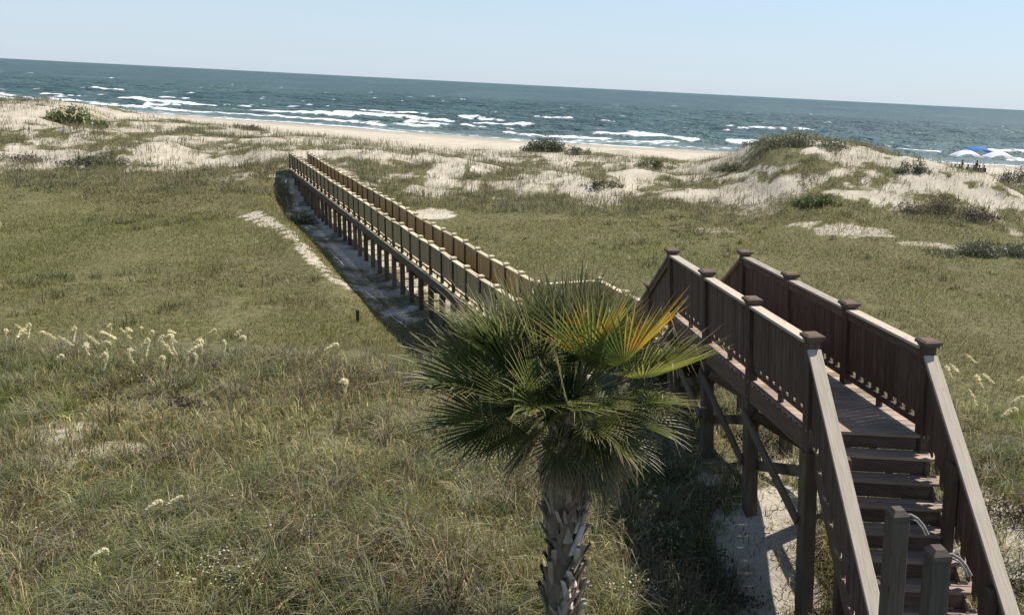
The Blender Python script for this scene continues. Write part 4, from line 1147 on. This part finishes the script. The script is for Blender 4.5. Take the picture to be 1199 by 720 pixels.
def person_standing():
    t = empty('person', (0, 0, 0))
    J = [(0, 0, .92, .13), (0, 0, 1.12, .115), (0, .01, 1.34, .145), (0, .01, 1.46, .07), (0, -.01, 1.52, .08), (0, -.015, 1.61, .09), (0, -.01, 1.67, .06)]
    E = [(0, 1), (1, 2), (2, 3), (3, 4), (4, 5), (5, 6)]
    for s in (-1, 1):
        k = len(J)
        J += [(s * .09, 0, .82, .09), (s * .10, -.02, .48, .062), (s * .11, .02, .10, .042), (s * .11, -.06, .045, .04), (s * .12, -.15, .03, .025)]; E += [(0, k), (k, k + 1), (k + 1, k + 2), (k + 2, k + 3), (k + 3, k + 4)]
        k = len(J)
        J += [(s * .19, .01, 1.37, .055), (s * .25, .03, 1.10, .043), (s * .27, -.06, .88, .033), (s * .27, -.09, .80, .03), (s * .26, -.12, .70, .016)]; E += [(2, k), (k, k + 1), (k + 1, k + 2), (k + 2, k + 3), (k + 3, k + 4)]
    o = skin_body('body', J, E, M_SKIN); o.parent = t
    h = skin_body('hair', [(0, .02, 1.61, .094), (0, .0, 1.665, .075), (0, .05, 1.52, .065)], [(0, 1), (0, 2)], M_HAIR); h.parent = t
    c = skin_body('shirt', [(0, 0, .94, .15), (0, 0, 1.12, .13), (0, .01, 1.32, .16), (0, .01, 1.39, .12), (-.2, .01, 1.34, .068), (.2, .01, 1.34, .068)], [(0, 1), (1, 2), (2, 3), (2, 4), (2, 5)], M_SUIT[0]); c.parent = t
    c = skin_body('shorts', [(0, 0, .95, .145), (.09, 0, .80, .105), (.10, -.01, .60, .095), (-.09, 0, .80, .105), (-.10, -.01, .60, .095)], [(0, 1), (1, 2), (0, 3), (3, 4)], M_SUIT[1]); c.parent = t
    return t
def beach_chair():
    t = empty('beach_chair', (0, 0, 0))
    m = MB(); m.beam(V((0, -.32, .33)), V((0, .18, .26)), .56, .02); m.build('seat', M_SEAT, t)
    m = MB(); m.beam(V((0, .19, .27)), V((0, .48, .95)), .56, .02); m.build('backrest', M_SEAT, t)
    for s in (-1, 1):
        m = MB(); m.beam(V((s * .29, -.40, .0)), V((s * .29, .25, .5)), .025, .025, V((1, 0, 0))); m.build('leg', M_METAL, t)
        m = MB(); m.beam(V((s * .29, .35, .0)), V((s * .29, -.30, .5)), .025, .025, V((1, 0, 0))); m.build('leg', M_METAL, t)
        m = MB(); m.beam(V((s * .30, -.36, .53)), V((s * .30, .30, .55)), .05, .02); m.build('armrest', M_METAL, t)
    return t
pp, pch = person_seated(), beach_chair()
seats = [(1117, 196, 0, 'dark figure in black sitting leftmost of the group under the left white canopy'), (1122, 198, 1, 'figure in dark navy sitting second from the left under the left white canopy'), (1133, 198, 0, 'figure in black sitting between the two halves of the shaded group'),
         (1139, 198, 2, 'figure in a maroon top sitting near the middle of the shaded group'), (1146, 198, 0, 'figure in black sitting under the edge of the blue canopy'), (1152, 198, 1, 'figure in dark navy sitting rightmost of the shaded group')]
def setmat(root, nm, mat):
    for ch in root.children:
        if ch.name.startswith(nm):
            ch.data = ch.data.copy(); ch.data.materials.clear(); ch.data.materials.append(mat)
for i, (u, v, mi, lab) in enumerate(seats):
    P_ = pp if i == 0 else copy_tree(pp); C_ = pch if i == 0 else copy_tree(pch)
    q = at_y(u, v, DB - 2 + (i % 3) * .7); q.z = Hs(q.x, q.y)
    rz = math.pi + random.uniform(-.5, .5)
    P_.location = q; P_.rotation_euler = (0, 0, rz); C_.location = q; C_.rotation_euler = (0, 0, rz)
    if i: setmat(P_, 'shirt', M_SUIT[mi])
    tag(P_, lab, 'person', 'people under the beach canopies')
    tag(C_, 'low dark beach chair under the ' + lab.split(' sitting')[0].replace('dark figure', 'figure') + ', ' + ('leftmost', 'second from left', 'third from left', 'third from right', 'second from right', 'rightmost')[i], 'beach chair', 'chairs under the beach canopies')
for (u, v, lab) in ((1126, 198, 'dark figure standing among the seated group below the left white canopy'), (1143, 197, 'dark figure standing behind the seated group below the blue canopy'), (1071, 190, 'lone dark figure standing on the beach well left of the canopies')):
    q = at_y(u, v, DB + 1.5); q.z = Hs(q.x, q.y)
    o = person_standing(); o.location = q; o.rotation_euler = (0, 0, random.uniform(-1, 1) + math.pi); tag(o, lab, 'person')
# cooler and bags on the sand
def cooler(u, v, dist, lab, c, sz):
    p = at_y(u, v, dist); p.z = Hs(p.x, p.y)
    e = empty('cooler', p, .3, lab, 'cooler')
    m = MB(); L_, W_, H_ = sz; org = V((p.x, p.y, p.z))
    m.box(org + V((-L_ / 2, 0, H_ / 2)), V((1, 0, 0)), V((0, 1, 0)), V((0, 0, 1)), L_, W_, H_); b = m.build('body', c, e, .03)
    m = MB(); m.box(org + V((-L_ / 2 - .01, 0, H_ + .035)), V((1, 0, 0)), V((0, 1, 0)), V((0, 0, 1)), L_ + .02, W_ + .02, .06); m.build('lid', c, e, .02)
    m = MB(); m.beam(org + V((-L_ / 2 - .03, -.0, H_ * .7)), org + V((L_ / 2 + .03, 0, H_ * .7)), W_ * .4, .03); m.build('handle', M_METAL, e)
cooler(1091, 191, DB, 'dark cooler box standing on the beach left of the canopies', M_SEAT, (.9, .6, .75))
cooler(1168, 198, DB - 2, 'small dark box on the sand below the right white canopy', M_SEAT, (.6, .4, .3))
cooler(1156, 201, DB - 4, 'low dark box on the sand at the right end of the shaded group', M_SUIT[2], (.7, .4, .25))

# ================================================================== light
SUN_EL = R(56)
sun_h = (-(wd.cross(V((0, 0, 1))))).normalized()
az_vec = V((wd.x, wd.y, 0)).normalized() * math.cos(R(30)) + V((-wd.y, wd.x, 0)).normalized() * math.sin(R(30))   # from the right, slightly seaward
sdir = V((az_vec.x * math.cos(SUN_EL), az_vec.y * math.cos(SUN_EL), math.sin(SUN_EL)))
sl = bpy.data.lights.new('sun', 'SUN'); sl.energy = 4.2; sl.angle = R(.53); sl.color = (1, .955, .88)
so = bpy.data.objects.new('sun', sl); COL.objects.link(so); so.rotation_euler = sdir.to_track_quat('Z', 'Y').to_euler()
w = bpy.data.worlds.new('World'); scene.world = w; w.use_nodes = True
nt = w.node_tree; nt.nodes.clear()
sky = nt.nodes.new('ShaderNodeTexSky'); sky.sky_type = 'NISHITA'; sky.sun_disc = False
sky.sun_elevation = SUN_EL; sky.sun_rotation = math.atan2(az_vec.x, az_vec.y)
sky.air_density = 1.0; sky.dust_density = 0.4; sky.ozone_density = 3.0; sky.altitude = 10
stc = nt.nodes.new('ShaderNodeTexCoord'); ssp = nt.nodes.new('ShaderNodeSeparateXYZ'); nt.links.new(stc.outputs['Generated'], ssp.inputs[0])
smr = nt.nodes.new('ShaderNodeMapRange'); nt.links.new(ssp.outputs['Z'], smr.inputs[0])
smr.inputs[1].default_value = 0.0; smr.inputs[2].default_value = .42; smr.inputs[3].default_value = .80; smr.inputs[4].default_value = .04; smr.interpolation_type = 'SMOOTHSTEP'
skc = mixc(nt, smr.outputs[0], sky.outputs[0], (3.6, 4.42, 5.35))      # pale sea haze low over the horizon, clear blue above
bg = nt.nodes.new('ShaderNodeBackground'); bg.inputs[1].default_value = .09
wo = nt.nodes.new('ShaderNodeOutputWorld'); nt.links.new(skc, bg.inputs[0]); nt.links.new(bg.outputs[0], wo.inputs[0])

scene.render.engine = 'CYCLES'
scene.view_settings.view_transform = 'Standard'; scene.view_settings.look = 'None'
scene.view_settings.exposure = .82; scene.view_settings.gamma = 1
scene.cycles.max_bounces = 6; scene.cycles.transparent_max_bounces = 4
